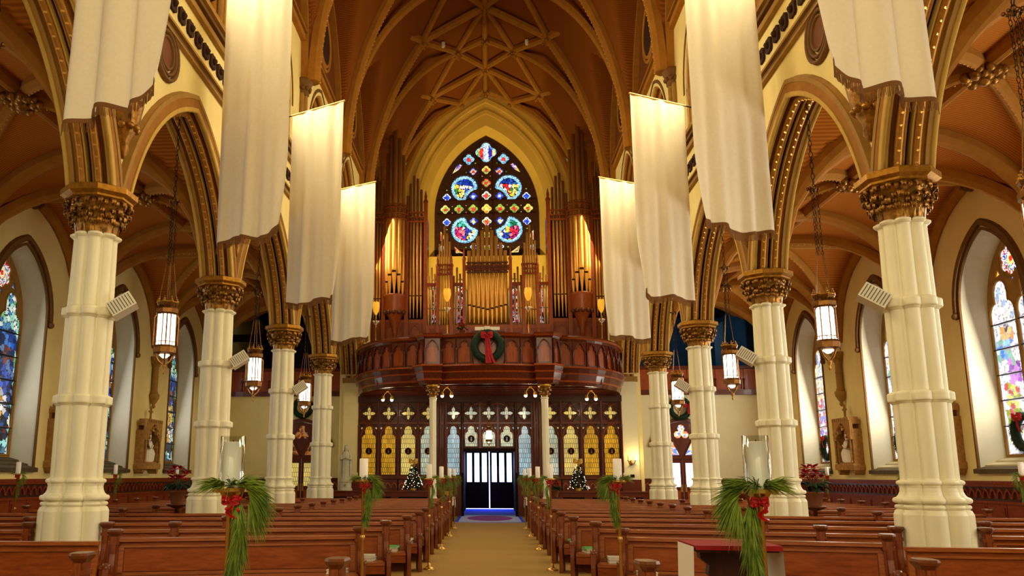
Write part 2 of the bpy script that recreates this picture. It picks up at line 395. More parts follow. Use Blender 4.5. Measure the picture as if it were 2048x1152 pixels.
# ================================================================== the setting
def glass_pane(loop, colfn, fn, w, step=.06, jit=.35, piece=0, bd=0, lead=.45, lc=(.006, .006, .008, 1)):
    """leaded pane: a mosaic of small facets; with piece > 0 facets join into larger pieces of glass with dark leads between them"""
    pts = [Vector(p) for p in loop]; n = len(pts); eds = [(i, (i+1) % n) for i in range(n)]
    us = [p[0] for p in loop]; vs = [p[1] for p in loop]
    def inside(p):
        c = False; j = n-1
        for i in range(n):
            xi, yi = loop[i]; xj, yj = loop[j]
            if (yi > p[1]) != (yj > p[1]) and p[0] < (xj-xi)*(p[1]-yi)/(yj-yi)+xi: c = not c
            j = i
        return c
    def edist(p):
        b = 9
        for i in range(n):
            ax, ay = loop[i]; bx, by = loop[(i+1) % n]; dx, dy = bx-ax, by-ay; l = dx*dx+dy*dy or 1e-9
            t = max(0, min(1, ((p[0]-ax)*dx+(p[1]-ay)*dy)/l)); b = min(b, hypot(ax+dx*t-p[0], ay+dy*t-p[1]))
        return b
    v = min(vs)
    row = 0
    while v < max(vs):
        u = min(us)+(row % 2)*step/2
        while u < max(us):
            q = (u+random.uniform(-jit, jit)*step, v+random.uniform(-jit, jit)*step)
            if inside(q) and edist(q) > step*.35: pts.append(Vector(q))
            u += step
        v += step*.87; row += 1
    r = delaunay_2d_cdt(pts, eds, [], 1, 1e-6)
    mb = MB(); V = r[0]
    grid = {}
    if piece:
        v = min(vs)-piece
        while v < max(vs)+piece:
            u = min(us)-piece
            while u < max(us)+piece:
                q = (u+random.uniform(-.4, .4)*piece, v+random.uniform(-.4, .4)*piece); grid.setdefault((int(q[0]//piece), int(q[1]//piece)), []).append((q, colfn(q[0], q[1], max(bd+.01, edist(q))))); u += piece
            v += piece
    def near(p):
        best = None; bdst = 99; i0, j0 = int(p[0]//piece), int(p[1]//piece)
        for i in (-1, 0, 1):
            for j in (-1, 0, 1):
                for sd in grid.get((i0+i, j0+j), ()):
                    dd = (sd[0][0]-p[0])**2+(sd[0][1]-p[1])**2
                    if dd < bdst: bdst = dd; best = sd
        return best
    NV = [near(p) for p in V] if piece else None
    P = [fn(p.x, p.y, w) for p in V]
    mb.v = P
    for t in r[2]:
        c = (V[t[0]]+V[t[1]]+V[t[2]])/3
        if not inside((c.x, c.y)): continue
        dd = edist((c.x, c.y))
        if piece and dd > bd:
            k3 = {id(NV[q]) for q in t}
            col = lc if len(k3) == 3 or (len(k3) == 2 and random.random() < lead) else near((c.x, c.y))[1]
        else: col = colfn(c.x, c.y, dd)
        mb.f.append(tuple(t)); mb.s.append(False); mb.col.append(col)
    return mb
def C(r, g, b): return s2l((r, g, b))
def pick(*cs): return s2l(random.choice(cs))
# ---- floor
fl = struct(MB().box(-12.7, 12.7, -7, 42.5, -.2, 0).build('floor', 'carpet'), 'golden tan carpeted floor')
# ---- aisle outer walls with splayed window openings
NX = 11.6; WX = 12.13
WIN = [k for k in range(-1, 4)]
def aisle_wall(s):
    mb = MB(); f = fX(s*NX, s); rev = []
    for k in range(-1, 4):
        y0, y1 = YK(k), YK(k+1); c = YK(k+.5)
        if k == 3: y1 = 35.2
        mb.plate([(y0, 0), (y1, 0), (y1, 9.2), (y0, 9.2)], [archloop(1.25, 1.78, 5.58, 1.74, 10, c=c)], f, -.02, 0, back=False)
        a = [(s*NX, u, v) for u, v in archloop(1.25, 1.78, 5.58, 1.74, 10, c=c)]
        b = [(s*WX, u, v) for u, v in archloop(1.06, 1.98, 5.46, 1.74, 10, c=c)]
        rev.append((a, b))
    mb.box(*sorted((s*NX, s*(NX+.3))), -7, YK(-1), 0, 9.2)
    o = mb.build('wall_left' if s < 0 else 'wall_right', 'wall'); struct(o, 'cream plastered aisle wall with deep window reveals')
    for a, b in rev: MB().rings([a, b], cap=False, smooth=False).build('reveal', 'reveal', o)
    return o
def fig_left(cy, zz0):
    heads = [(random.uniform(-.3, .3), random.uniform(3.0, 4.3)) for _ in range(7)]
    robes = [((u+random.uniform(-.04, .04)), z, random.choice([(196, 24, 40), (236, 206, 90), (110, 80, 190), (240, 240, 250), (60, 90, 210), (240, 180, 60), (170, 190, 240)])) for u, z in heads]
    def f(u, v, d):
        x = u-cy
        if d < .045: return pick((190, 230, 220), (120, 200, 190), (90, 170, 120), (230, 245, 235))
        if v > 5.25: return pick((210, 235, 225), (150, 215, 200), (70, 130, 180), (110, 180, 120), (235, 245, 240))
        if v > 4.75: return pick((24, 60, 150), (30, 90, 190), (60, 120, 210), (18, 34, 80))
        if v > 4.4 and x > -.1: return pick((120, 60, 50), (90, 40, 40), (150, 90, 60), (20, 40, 90))
        if v < 2.45: return pick((150, 220, 225), (210, 240, 240), (70, 120, 150), (40, 70, 90))
        if v < 2.75: return pick((20, 16, 20), (46, 22, 26), (120, 20, 30), (30, 40, 60))
        for hu, hz, c in robes:
            if hypot(x-hu, v-hz) < .07: return pick((250, 236, 214), (236, 210, 180))
            if abs(x-hu) < .13 and hz-.65 < v < hz-.04:
                k = random.uniform(.7, 1.1); return C(*(min(255, q*k) for q in c))
        return pick((26, 40, 96), (20, 24, 44), (44, 76, 150), (90, 120, 170), (18, 18, 26))
    return f
def fig_right(cy, zz0):  # mostly white pieces: daylight overexposure is put into the glass colour
    ph = random.uniform(-.1, .1)
    def f(u, v, d):
        x = u-cy
        if d < .04: return pick((255, 255, 250), (230, 245, 235), (200, 230, 240))
        if v > 5.3: return pick((255, 255, 255), (225, 235, 250), (150, 180, 220), (250, 240, 220))
        if 4.75 < v < 5.1 and abs(x) < .26: return pick((225, 175, 110), (240, 210, 150), (200, 140, 80), (60, 60, 80))
        if 4.25 < v < 4.75 and x > -.2+ph: return pick((60, 120, 210), (90, 150, 225), (130, 190, 240), (110, 170, 150))
        if 3.7 < v < 4.25 and x < -.02+ph: return pick((150, 80, 190), (180, 110, 215), (120, 60, 160))
        if 2.75 < v < 3.75 and -.25 < x-ph < .22: return pick((180, 180, 50), (150, 165, 40), (205, 200, 90), (120, 140, 30), (170, 60, 70))
        if 2.6 < v < 2.75: return pick((120, 60, 70), (70, 90, 60), (200, 190, 170))
        if v < 2.6: return pick((250, 250, 240), (240, 225, 200), (220, 225, 235))
        return pick((255, 255, 252), (245, 245, 255), (235, 232, 240), (225, 210, 225))
    return f
def fig_mid(cy, zz0):
    def f(u, v, d):
        x = u-cy
        if d < .04: return pick((250, 235, 200), (230, 220, 170), (190, 190, 120))
        if v > 5.3: return pick((250, 245, 230), (190, 205, 230), (230, 215, 160), (110, 130, 190))
        for z0, z1, cs in ((4.3, 5.1, ((235, 215, 170), (225, 180, 130), (245, 240, 230))), (3.7, 4.3, ((200, 70, 50), (80, 120, 200), (230, 230, 250))),
                           (3.0, 3.7, ((90, 100, 200), (120, 80, 170), (235, 235, 250), (190, 60, 70))), (2.6, 3.0, ((90, 50, 70), (150, 60, 60), (220, 200, 170)))):
            if z0 < v < z1: return pick(*cs)
        return pick((255, 250, 235), (230, 225, 205))
    return f
wn = 0
def aisle_window(s, k):
    global wn; wn += 1
    c = YK(k+.5); f = fX(s*(WX+.03), s)
    w = struct(empty('window_%d' % wn, (0, 0, 0)), 'pointed stained glass window of two lights under a six-lobed rosette')
    out = archloop(1.08, 1.98, 5.46, 1.76, 10, c=c)
    L1 = lancet(.47, 2.10, 5.35, 6.16, c-.52); L2 = lancet(.47, 2.10, 5.35, 6.16, c+.52)
    ro = foil(6, .22, .155, c, 6.58, 6)
    t1 = [(c-.1, 6.2), (c+.1, 6.2), (c, 6.02)]; t2 = [(c-.66, 6.24), (c-.52, 6.46), (c-.43, 6.30)]; t3 = [(c+.66, 6.24), (c+.43, 6.30), (c+.52, 6.46)]
    MB().plate(out, [L1, L2, ro, t1, t2, t3], f, -.05, .025, back=False).build('tracery', 'stone', w)
    fr = MB()
    for q in (L1, L2): fr.tube([f(u, v, .02) for u, v in inset(q, -.03)], .03, 5, loop=True)
    fr.tube([f(u, v, .02) for u, v in circ(.42, c, 6.58, 20)], .035, 5, loop=True); fr.build('tracery_roll', 'stone', w)
    gm = 'glass_left' if s < 0 else 'glass_right'
    for L, cc in ((L1, c-.52), (L2, c+.52)):
        fn = fig_left(cc, 0) if s < 0 else (fig_right(cc, 0) if k < 3 else fig_mid(cc, 0))
        # one pane between each pair of saddle bars
        zs = [2.10, 2.75, 3.35, 3.95, 4.55, 5.15, 6.2]
        for a, b in zip(zs[:-1], zs[1:]):
            if b < 5.2: lp = [(cc-.47, a), (cc+.47, a), (cc+.47, b), (cc-.47, b)]
            else: lp = [(cc-.40, a)]+[p for p in L if p[1] > a+.01]+[(cc+.40, a)]
            if b >= 5.2: lp = [(cc-.47, a), ]+[p for p in L[1:-1]]+[(cc+.47, a)]
            g = glass_pane(lp, lambda u, v, d, cc=cc, fn=fn: fn(u, v, min(.47-abs(u-cc), d if v > 5.3 else 9)), f, -.01, .05 if k < 3 else .07, piece=.15, bd=0, lead=.22, lc=(.02, .03, .05, 1) if s < 0 else (.30, .30, .34, 1))
            g.build('pane', gm, w)
        for z in zs[1:-1]: MB().box(*sorted((s*(WX-.01), s*(WX+.02))), cc-.48, cc+.48, z-.012, z+.012).build('saddle_bar', 'iron', w)
    def rcol(u, v, d):
        r = hypot(u-c, v-6.58)
        if r < .07: return pick((214, 30, 40), (230, 60, 50))
        if r < .14: return pick((240, 210, 90), (250, 240, 200))
        if d < .035: return pick((250, 250, 250), (200, 30, 40))
        return pick((40, 70, 190), (255, 255, 255), (90, 170, 110), (200, 40, 50), (245, 245, 250))
    glass_pane(ro, rcol, f, -.01, .045).build('pane', gm, w)
    for t in (t1, t2, t3): glass_pane(t, lambda u, v, d: pick((220, 180, 60), (60, 110, 190)), f, -.02, .06).build('pane', gm, w)
    # sill of three sloping slabs
    for i in range(3):
        x0, x1 = NX-.10+i*.21, NX-.10+(i+1)*.21+.02; z0 = 1.66+i*.10
        mb = MB(); q = 1.34-i*.08
        vs = [(s*x0, c-q, z0), (s*x1, c-q+.04, z0), (s*x1, c-q+.04, z0+.17), (s*x0, c-q, z0+.10), (s*x0, c+q, z0), (s*x1, c+q-.04, z0), (s*x1, c+q-.04, z0+.17), (s*x0, c+q, z0+.10)]
        mb.add(vs, [(0, 1, 2, 3), (7, 6, 5, 4), (0, 4, 5, 1), (3, 2, 6, 7), (0, 3, 7, 4), (1, 5, 6, 2)])
        mb.build('sill_slab', 'slate' if s < 0 or i == 0 else 'sill_lit', w)
    # hood mould with carved stops, jamb trim
    hp = [(s*(NX-.02), c+u, 5.55+v) for u, v in parch(1.40, 1.94, 10)]
    MB().sweep(hp, [(-.07, -.08), (.03, -.08), (.03, .08), (-.07, .04)], (s, 0, 0)).build('hood_mould', 'stone_dark', w)
    for q in (-1.40, 1.40): MB().ball((s*(NX-.05), c+q, 5.47), .10, 8, 5, (1, 1, .9)).build('hood_stop', 'stone_dark', w)
    jt = [(s*(NX-.01), c-1.25, 1.78)]+[(s*(NX-.01), c+u, 5.58+v) for u, v in parch(1.25, 1.74, 10)]+[(s*(NX-.01), c+1.25, 1.78)]
    MB().sweep(jt, [(-.03, -.03), (.02, -.03), (.02, .03), (-.03, .03)], (s, 0, 0)).build('jamb_trim', 'stone_dark', w)
    return w
# ---- wainscot
def wainscot(s):
    tr = struct(empty('trim_1' if s < 0 else 'trim_2'), 'carved dark wood wainscot along the aisle wall')
    x = s*(NX-.05)
    def bx(mb, d, y0, y1, z0, z1): mb.box(*sorted((x, x-s*d)), y0, y1, z0, z1)
    m = MB(); bx(m, .09, 5, 35, 1.42, 1.49); bx(m, .07, 5, 35, 1.36, 1.42); bx(m, .06, 5, 35, .98, 1.04); m.build('rail', 'wainscot', tr)
    y = 5.0; n = 0
    me = None
    while y < 34.8:
        if me is None:
            m = MB(); m.box(*sorted((0, -s*.035)), 0, .72, 0, .98); m.box(*sorted((-s*.035, -s*.055)), .05, .67, .08, .9); me = m.mesh('wainscot_panel')
        o = ob('panel', me, 'wainscot', tr, (x, y+.01, 0)); y += .745
    m = MB(); bx(m, .015, 5, 35, 1.04, 1.36); m.build('frieze_ground', 'wood_dark', tr)
    fr = MB(); y = 5.1
    while y < 34.9:
        fr.sweep([(x-s*.03, y+.14+u, 1.10+v) for u, v in parch(.12, .2, 3)], [(-.02, -.022), (.02, -.022), (.02, .022), (-.02, .022)], (s, 0, 0)); y += .28
    o = fr.build('frieze_arches', 'wainscot', tr); o['kind'] = 'stuff'
WALLS = {s: aisle_wall(s) for s in (-1, 1)}
for s in (-1, 1):
    for k in range(0, 4): aisle_window(s, k)
    wainscot(s)
# ---- aisle vaults
VX0, VX1 = 5.75, 11.6; VC = (VX0+VX1)/2; VA = (VX1-VX0)/2; VS = 5.6
def parc(t, a, h):
    """height of a pointed arch of half-span a, rise h at distance t from its centre"""
    t = min(abs(t), a); R = (a*a+h*h)/(2*a); return sqrt(max(0, R*R-(R-a+t)**2))
def avz(x, y):
    yy = (y-Y0) % BAY-BAY/2
    return VS+max(parc(x-VC, VA, 3.1), parc(yy, BAY/2, 3.0))
RIBP = [(-.13, -.06), (-.13, .10), (-.06, .20), (0, .23), (.06, .20), (.13, .10), (.13, -.06)]
RIBT = [(-.19, -.06), (-.19, .14), (-.10, .24), (0, .28), (.10, .24), (.19, .14), (.19, -.06)]
def leafball(mb, c, r, n=14, flat=.6):
    for i in range(n):
        a = 2.4*i; q = sqrt((i+.5)/n); mb.ball((c[0]+r*q*cos(a), c[1]+r*q*sin(a), c[2]+random.uniform(-.3, .2)*r*flat), r*random.uniform(.22, .34), 6, 4)
    mb.ball((c[0], c[1], c[2]-r*.2), r*.4, 8, 5)
def aisle_vault(s):
    mb = MB(); nx, ny = 22, 24; rows = []
    y = YK(-1)-3
    ys = []
    for k in range(-1, 5):
        ys += [YK(k)+BAY*j/ny for j in range(ny)]
    ys = [YK(-1)-6, YK(-1)-.001]+[q for q in ys if q <= 35.2]
    xs = [VX0+(VX1-VX0)*i/nx for i in range(nx+1)]
    R = [[(s*x, y, avz(x, y) if y > YK(-1)-.01 else VS+parc(x-VC, VA, 3.1)) for x in xs] for y in ys]
    mb.rings(R, closed=False, cap=False, smooth=True)
    o = struct(mb.build('ceiling_aisle_left' if s < 0 else 'ceiling_aisle_right', 'aisle_vault'), 'brown boarded aisle vault')
    def path(x0, y0, x1, y1, n=16, inner=.02):
        return [(s*(x0+(x1-x0)*i/n), y0+(y1-y0)*i/n, avz(min(max(x0+(x1-x0)*i/n, VX0+.01), VX1-.01), y0+(y1-y0)*i/n)) for i in range(n+1)]
    e = .02
    for k in range(-1, 5):
        if YK(k) < 35: MB().rib(path(VX0+e, YK(k), VX1-e, YK(k)), RIBT).build('transverse_rib', 'rib', o)
        if k == 4: break
        ya, yb, yc = YK(k)+e, YK(k+1)-e, YK(k+.5)
        for (xa, ya_, xb, yb_) in ((VX0+e, ya, VX1-e, yb), (VX0+e, yb, VX1-e, ya)):
            MB().rib(path(xa, ya_, xb, yb_, 20), RIBP).build('diagonal_rib', 'rib', o)
            bd = MB()
            for i in range(44):
                t = (i+.5)/44; x = xa+(xb-xa)*t; y = ya_+(yb_-ya_)*t; bd.ball((s*x, y, avz(x, y)-.24), .02, 5, 3)
            b = bd.build('gilt_beads', 'gold_bead', o); b['kind'] = 'stuff'
        MB().rib([(s*(VC+(VX1-VC-.1)*i/8), yc, VS+max(3.0, parc((VX1-VC-.1)*i/8, VA, 3.1))) for i in range(9)], RIBP).build('ridge_rib', 'rib', o)
        MB().rib([(s*VC, ya+(yb-ya)*i/16, VS+max(3.1, 0)) for i in range(17)], RIBP).build('ridge_rib', 'rib', o)
        MB().rib([(s*(VX1-.06), ya+(yb-ya)*i/16, VS+parc(ya+(yb-ya)*i/16-yc, BAY/2, 3.0)) for i in range(17)], RIBP).build('wall_rib', 'rib', o)
        m = MB(); leafball(m, (s*VC, yc, VS+2.86), .34, 22); m.build('boss', 'gilt_dark', o)
        m = MB(); leafball(m, (s*(VX1-.12), yc, VS+2.74), .2, 10); m.build('boss', 'stone_dark', o)
    return o
for s in (-1, 1): aisle_vault(s)
# ---- wall shafts on carved corbels along the aisle walls
def wall_shaft(s, k):
    t = struct(empty('trim_%d' % (10+k*2+(s > 0)), (s*(NX-.12), YK(k), 0)), 'brown stone wall shaft on a carved corbel')
    MB().lathe([(.10, 4.30), (.13, 4.33), (.13, 4.38), (.105, 4.42), (.105, 4.90), (.12, 4.92), (.105, 4.96), (.105, 5.28)], 12).build('shaft', 'stone', t)
    m = MB().lathe([(.02, 3.82), (.07, 3.88), (.05, 3.96), (.12, 4.06), (.17, 4.18), (.19, 4.28), (.16, 4.32)], 12)
    for i in range(8): m.ball((.13*cos(i*pi/4), .13*sin(i*pi/4), 4.17), .05, 5, 4)
    m.build('corbel', 'stone', t)
    m = MB().lathe([(.11, 5.24), (.15, 5.30), (.18, 5.42), (.25, 5.50), (.25, 5.60)], 8)
    for i in range(10): m.ball((.17*cos(i*pi/5), .17*sin(i*pi/5), 5.40), .05, 5, 4)
    m.build('capital', 'stone', t)
for s in (-1, 1):
    for k in (1, 2, 3): wall_shaft(s, k)
# ---- nave arcade: clustered arches and wall above
AFX = 5.38; APHI = .28; AA, AH = 2.42, 2.45
def arcade(s):
    w = MB(); f = fX(s*AFX, s)
    for k in range(-1, 4):
        c = YK(k+.5)
        ar = [(c+u, 5.6+v) for u, v in parch(AA+.30, AH+.30, 12, APHI)]
        w.plate([(c-BAY/2, 5.58)]+ar+[(c+BAY/2, 5.58), (c+BAY/2, 10.1), (c-BAY/2, 10.1)], [], f, -.55, 0)
    w.box(*sorted((s*AFX, s*6.1)), 34.0, 42.2, 0, 10.1)
    w.box(*sorted((s*AFX, s*6.1)), -7, YK(-1)-BAY, 5.4, 10.1)
    o = struct(w.build('wall_arcade_left' if s < 0 else 'wall_arcade_right', 'wall'), 'cream nave wall above the arcade arches')
    for k in range(-1, 4):
        c = YK(k+.5)
        a = empty('arch', (0, c, 0), parent=o)
        def pth(off, x, n=12):
            return [(s*x, u, 5.6+v) for u, v in parch(AA+off, AH+off, n, APHI)]
        # stepped orders: soffit, two recessed orders on either face, hood
        MB().sweep(pth(.14, 5.62), [(-.33, 0), (.33, 0), (.33, .26), (-.33, .26)], (s, 0, 0)).build('soffit_body', 'moulding', a)
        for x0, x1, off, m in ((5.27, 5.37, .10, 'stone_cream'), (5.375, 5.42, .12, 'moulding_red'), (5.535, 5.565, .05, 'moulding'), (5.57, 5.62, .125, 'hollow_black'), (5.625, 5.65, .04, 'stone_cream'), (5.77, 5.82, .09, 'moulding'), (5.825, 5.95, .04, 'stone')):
            w2 = (x1-x0)/2; MB().sweep(pth(off, (x0+x1)/2), [(-w2, 0), (w2, 0), (w2, .06), (-w2, .06)], (s, 0, 0)).build('order', m, a)
        for x, off, r in ((5.478, .06, .055), (5.71, .05, .055), (5.30, .10, .03), (5.93, .05, .035)):
            MB().tube(pth(off, x, 14), r, 8).build('roll_moulding', 'gilt_roll' if r > .05 else 'stone_cream', a)
            if r > .05:
                P = pth(off-.052, x-.01, 22); bd = MB()
                for (p, q) in zip(P[:-1], P[1:]):
                    e = Vector(p).lerp(Vector(q), .5); bd.cbox(e, (.045, .02, .026), .5, .6)
                b = bd.build('gilt_beads', 'gold_bead', a); b['kind'] = 'stuff'
        MB().sweep(pth(.40, 5.35), [(-.07, -.06), (.05, -.06), (.05, .06), (-.07, .02)], (s, 0, 0)).build('hood_mould', 'stone', a)
    # spandrel roundels, string courses, frieze of carved bosses, cornice
    for y in [YK(k+.5)+q for k in range(-1, 4) for q in (-1.42,)]:
        r = empty('roundel', (s*AFX, y, 8.58), parent=o)
        for q, rr in ((.78, .07), (.62, .06), (.46, .05)):
            MB().tube([(-s*.02, q*cos(t*pi/14), q*sin(t*pi/14)) for t in range(28)], rr, 6, loop=True).build('ring', 'stone_dark', r)
        MB().prism([(.44*cos(t*pi/8), .44*sin(t*pi/8)) for t in range(16)], lambda u, v, w_: (-s*w_, u, v), 0, .03).build('disc', 'moulding_red', r)
        r.scale = (1, .60, .60)
    for z, h, d, m in ((9.06, .10, .06, 'stone_dark'), (9.18, .05, .10, 'stone'), (9.00, .04, .09, 'stone'), (10.05, .12, .10, 'stone'), (10.19, .08, .16, 'stone_dark'), (10.30, .1, .22, 'stone')):
        MB().box(*sorted((s*AFX, s*(AFX-d))), 0, 34, z-h/2, z+h/2).build('string_course', m, o)
    m = MB().prism(foil(4, .085, .085, 0, 0, 5, pi/4), lambda u, v, w_: (-s*w_, u, v), 0, .05); m.ball((-s*.06, 0, 0), .07, 6, 4); fm = m.mesh('frieze_boss')
    y = 8.6
    while y < 34: ob('frieze_boss', fm, 'hollow', o, (s*AFX, y, 9.58)); y += .42
    # wall shafts carrying the high vault
    for k in range(-1, 6):
        y = YK(k)
        if k > 4: continue
        t = empty('vault_shaft', (s*5.33, y, 0), parent=o)
        m = MB()
        for dx, dy, r in ((-s*.06, 0, .09), (.0, .13, .07), (.0, -.13, .07)): m.lathe([(r, 7.0), (r, 12.5)], 10, (dx, dy, 0))
        m.build('shaft', 'stone', t)
        m = MB().lathe([(.03, 6.15), (.09, 6.25), (.08, 6.4), (.16, 6.55), (.21, 6.72), (.24, 6.9), (.26, 7.02), (.2, 7.06)], 12)
        for i in range(9): m.ball((.17*cos(i*.7), .17*sin(i*.7), 6.62), .065, 6, 4)
        m.build('corbel', 'gilt_dark', t)
        m = MB().lathe([(.15, 12.45), (.19, 12.5), (.17, 12.56), (.2, 12.7), (.28, 12.84), (.30, 12.92), (.26, 12.96)], 12)
        for i in range(9): m.ball((.2*cos(i*.7), .2*sin(i*.7), 12.66), .07, 6, 4)
        m.build('capital', 'stone_dark', t)
    return o
for s in (-1, 1): arcade(s)
# ---- clerestory and wood lunettes under the high vault
def clerestory(s):
    w = MB(); f = fX(s*AFX, s)
    for k in range(-1, 5):
        c = YK(k+.5); y1 = min(c+BAY/2, 42.2)
        w.plate([(c-BAY/2, 10.1), (y1, 10.1), (y1, 14.1), (c-BAY/2, 14.1)], [archloop(1.62, 10.55, 11.7, 2.1, 10, c=c)], f, -.5, 0)
    w.box(*sorted((s*AFX, s*6.0)), -7, YK(-1), 10.1, 18.4)
    o = struct(w.build('wall_clerestory_left' if s < 0 else 'wall_clerestory_right', 'wall'), 'cream clerestory wall with pointed window arches')
    for k in range(-1, 5):
        c = YK(k+.5)
        for off, x, m in ((0, 5.50, 'moulding'), (-.16, 5.64, 'rib'), (-.32, 5.78, 'moulding'), (-.46, 5.9, 'rib')):
            P = [(s*x, c-1.62-off, 10.6)]+[(s*x, c+u, 11.7+v) for u, v in parch(1.62+off, 2.1+off, 10)]+[(s*x, c+1.62+off, 10.6)]
            MB().tube(P, .075, 6).build('arch_roll', m, o)
        MB().sweep([(s*5.42, c+u, 11.7+v) for u, v in parch(1.78, 2.26, 10)], [(-.06, -.06), (.05, -.06), (.05, .06), (-.06, .04)], (s, 0, 0)).build('hood_mould', 'stone_dark', o)
        for q in (-1.55, 1.55):
            m = MB().lathe([(.07, 10.6), (.07, 11.45), (.1, 11.5), (.13, 11.7), (.15, 11.76)], 8, (s*5.52, c+q, 0)); m.build('colonnette', 'stone', o)
        # glazing: three lights
        for j in (-1, 0, 1):
            lp = lancet(.30, 10.7, 11.6+(.5 if j == 0 else 0), 12.4+(.7 if j == 0 else 0), c+j*.72)
            MB().prism(lp, fX(s*5.98, s), -.02, 0).build('light', 'cleres_glass', o)
        MB().plate(archloop(1.5, 10.5, 11.7, 2.0, 8, c=c), [lancet(.30, 10.7, 11.6+(.5 if j == 0 else 0), 12.4+(.7 if j == 0 else 0), c+j*.72) for j in (-1, 0, 1)], fX(s*5.95, s), -.02, .06, back=False).build('mullion_frame', 'rib', o)
        MB().box(*sorted((s*AFX, s*(AFX-.14))), c-2.8, min(c+2.8, 42), 14.08, 14.26).build('string_course', 'rib', o)
        MB().box(*sorted((s*AFX, s*(AFX-.20))), c-2.8, min(c+2.8, 42), 14.30, 14.38).build('string_course', 'moulding', o)
        # wood lunette with an oval medallion
        ln = [(c-2.78, 14.1)]+[(c+u, 12.9+v) for u, v in parch(2.78, 5.0, 12) if v > 1.25]+[(c+2.78, 14.1)]
        MB().prism(ln, fX(s*(AFX+.02), s), 0, .04).build('lunette', 'moulding_red', o)
        e = empty('medallion', (s*(AFX-.05), c, 15.75), parent=o)
        for q in (.95, .8): MB().tube([(0, q*cos(t*pi/14), q*sin(t*pi/14)) for t in range(28)], .07, 6, loop=True).build('ring', 'rib', e)
        MB().prism(circ(.82, 0, 0, 20), lambda u, v, w_: (-s*w_, u, v), 0, .04).build('disc', 'hollow', e)
        P = [(s*(AFX-.1), c+u, 12.9+v) for u, v in parch(2.78, 5.0, 14)]
        MB().sweep(P, [(-.12, -.12), (.1, -.12), (.1, .12), (-.12, .12)], (s, 0, 0)).build('wall_rib', 'rib', o)
    return o
for s in (-1, 1): clerestory(s)
# ---- nave high vault
SX = 5.1; SZ = 12.9; AX, AZ = 2.75, 20.4; PZ = 21.95; BX, BZ = 1.35, 21.35
RS = ((SX-AX)**2+(AZ-SZ)**2)/(2*(SX-AX))
def barz(x):
    x = abs(x)
    if x >= SX: return SZ
    if x >= AX: return SZ+sqrt(max(0, RS*RS-(RS-(SX-x))**2))
    return AZ+(PZ-AZ)*(1-(x/AX)**1.25)
def navz(x, y):
    yy = (y-Y0) % BAY-BAY/2
    l = SZ+parc(yy, BAY/2, 5.0)+.12*(SX-abs(x)) if abs(yy) < BAY/2-.001 else SZ
    return max(barz(x), l)
YW = 42.0
def nave_vault():
    mb = MB(); xs = [-5.4, -5.25]+[-5.1+10.2*i/72 for i in range(73)]+[5.25, 5.4]
    ys = [-7]+[YK(-1)+BAY*j/28 for j in range(int((YW-YK(-1))/BAY*28)+1)]+[YW+.1]
    mb.rings([[(x, y, (navz(x, y) if y > 0 else barz(x))+.06) for x in xs] for y in ys], closed=False, cap=False, smooth=True)
    o = struct(mb.build('ceiling', 'vault'), 'dark brown boarded net vault over the nave')
    def rp(a, b, n=14):
        P = []
        for i in range(n+1):
            x = a[0]+(b[0]-a[0])*i/n; y = a[1]+(b[1]-a[1])*i/n
            z = navz(x, y) if len(a) < 3 else a[2]+(b[2]-a[2])*i/n
            P.append((x, y, z))
        return P
    def sp(k, s, E):
        """springing rib: circular arc from the springer to a node"""
        h = (E[0]-s*SX, E[1]-YK(k)); L = hypot(*h); dz = E[2]-SZ; R = (L*L+dz*dz)/(2*L); a1 = atan2(dz, R-L)
        return [(s*SX+h[0]/L*(R-R*cos(a1*i/16)), YK(k)+h[1]/L*(R-R*cos(a1*i/16)), SZ+R*sin(a1*i/16)) for i in range(17)]
    def R(name, P, pr=RIBP): return MB().rib(P, pr).build(name, 'rib', o)
    def boss(p, r=.26):
        m = MB(); leafball(m, (p[0], p[1], p[2]-.28), r, 12); m.build('boss', 'moulding', o)
    KS = [2, 3, 4, 5]
    for k in KS:
        y = YK(k); P0 = (0, y, PZ); ym = YK(k+.5)
        boss(P0)
        for s in (-1, 1):
            A = (s*AX, y, AZ); boss(A); B = (s*BX, ym, BZ)
            R('transverse_rib', sp(k, s, A), RIBT)
            bd = MB()
            for p, q in zip(sp(k, s, A)[:-1], sp(k, s, A)[1:]):
                for t in (.17, .5, .83):
                    e = Vector(p).lerp(Vector(q), t); bd.ball((e.x-s*.26, e.y, e.z-.10), .026, 5, 3)
            b = bd.build('gilt_beads', 'gold_bead', o); b['kind'] = 'stuff'
            R('lierne_rib', rp(A, P0))
            if ym <= YW+.2: boss(B)
            R('lierne_rib', rp(A, B)); R('lierne_rib', rp(B, P0)); R('tierceron_rib', sp(k, s, B))
            R('lierne_rib', rp(B, (0, ym, PZ)))
            if k < 5:
                A2 = (s*AX, YK(k+1), AZ)
                R('lierne_rib', rp(B, A2)); R('lierne_rib', rp(B, (0, YK(k+1), PZ))); R('tierceron_rib', sp(k, s, A2))
        boss((0, min(ym, YW-.1), PZ))
        R('ridge_rib', rp((0, y, PZ), (0, min(YK(k+1), YW), PZ)))
    # wall arch against the facade, ridge continued over the visitor
    for s in (-1, 1): R('wall_rib', [(s*x, YW-.12, barz(x)) for x in [5.05-5.05*i/24 for i in range(25)]])
    R('ridge_rib', rp((0, -6, PZ), (0, YK(2), PZ), 6))
    for i, (x, y) in enumerate(((1.9, 35.0), (-1.9, 35.0), (1.75, 29.3), (-1.75, 29.3))):
        MB().lathe([(.05, -.25), (.09, -.2), (.09, 0)], 8).build('ceiling_lamp', 'white', o, (x, y, navz(x, y)))
    return o
nave_vault()
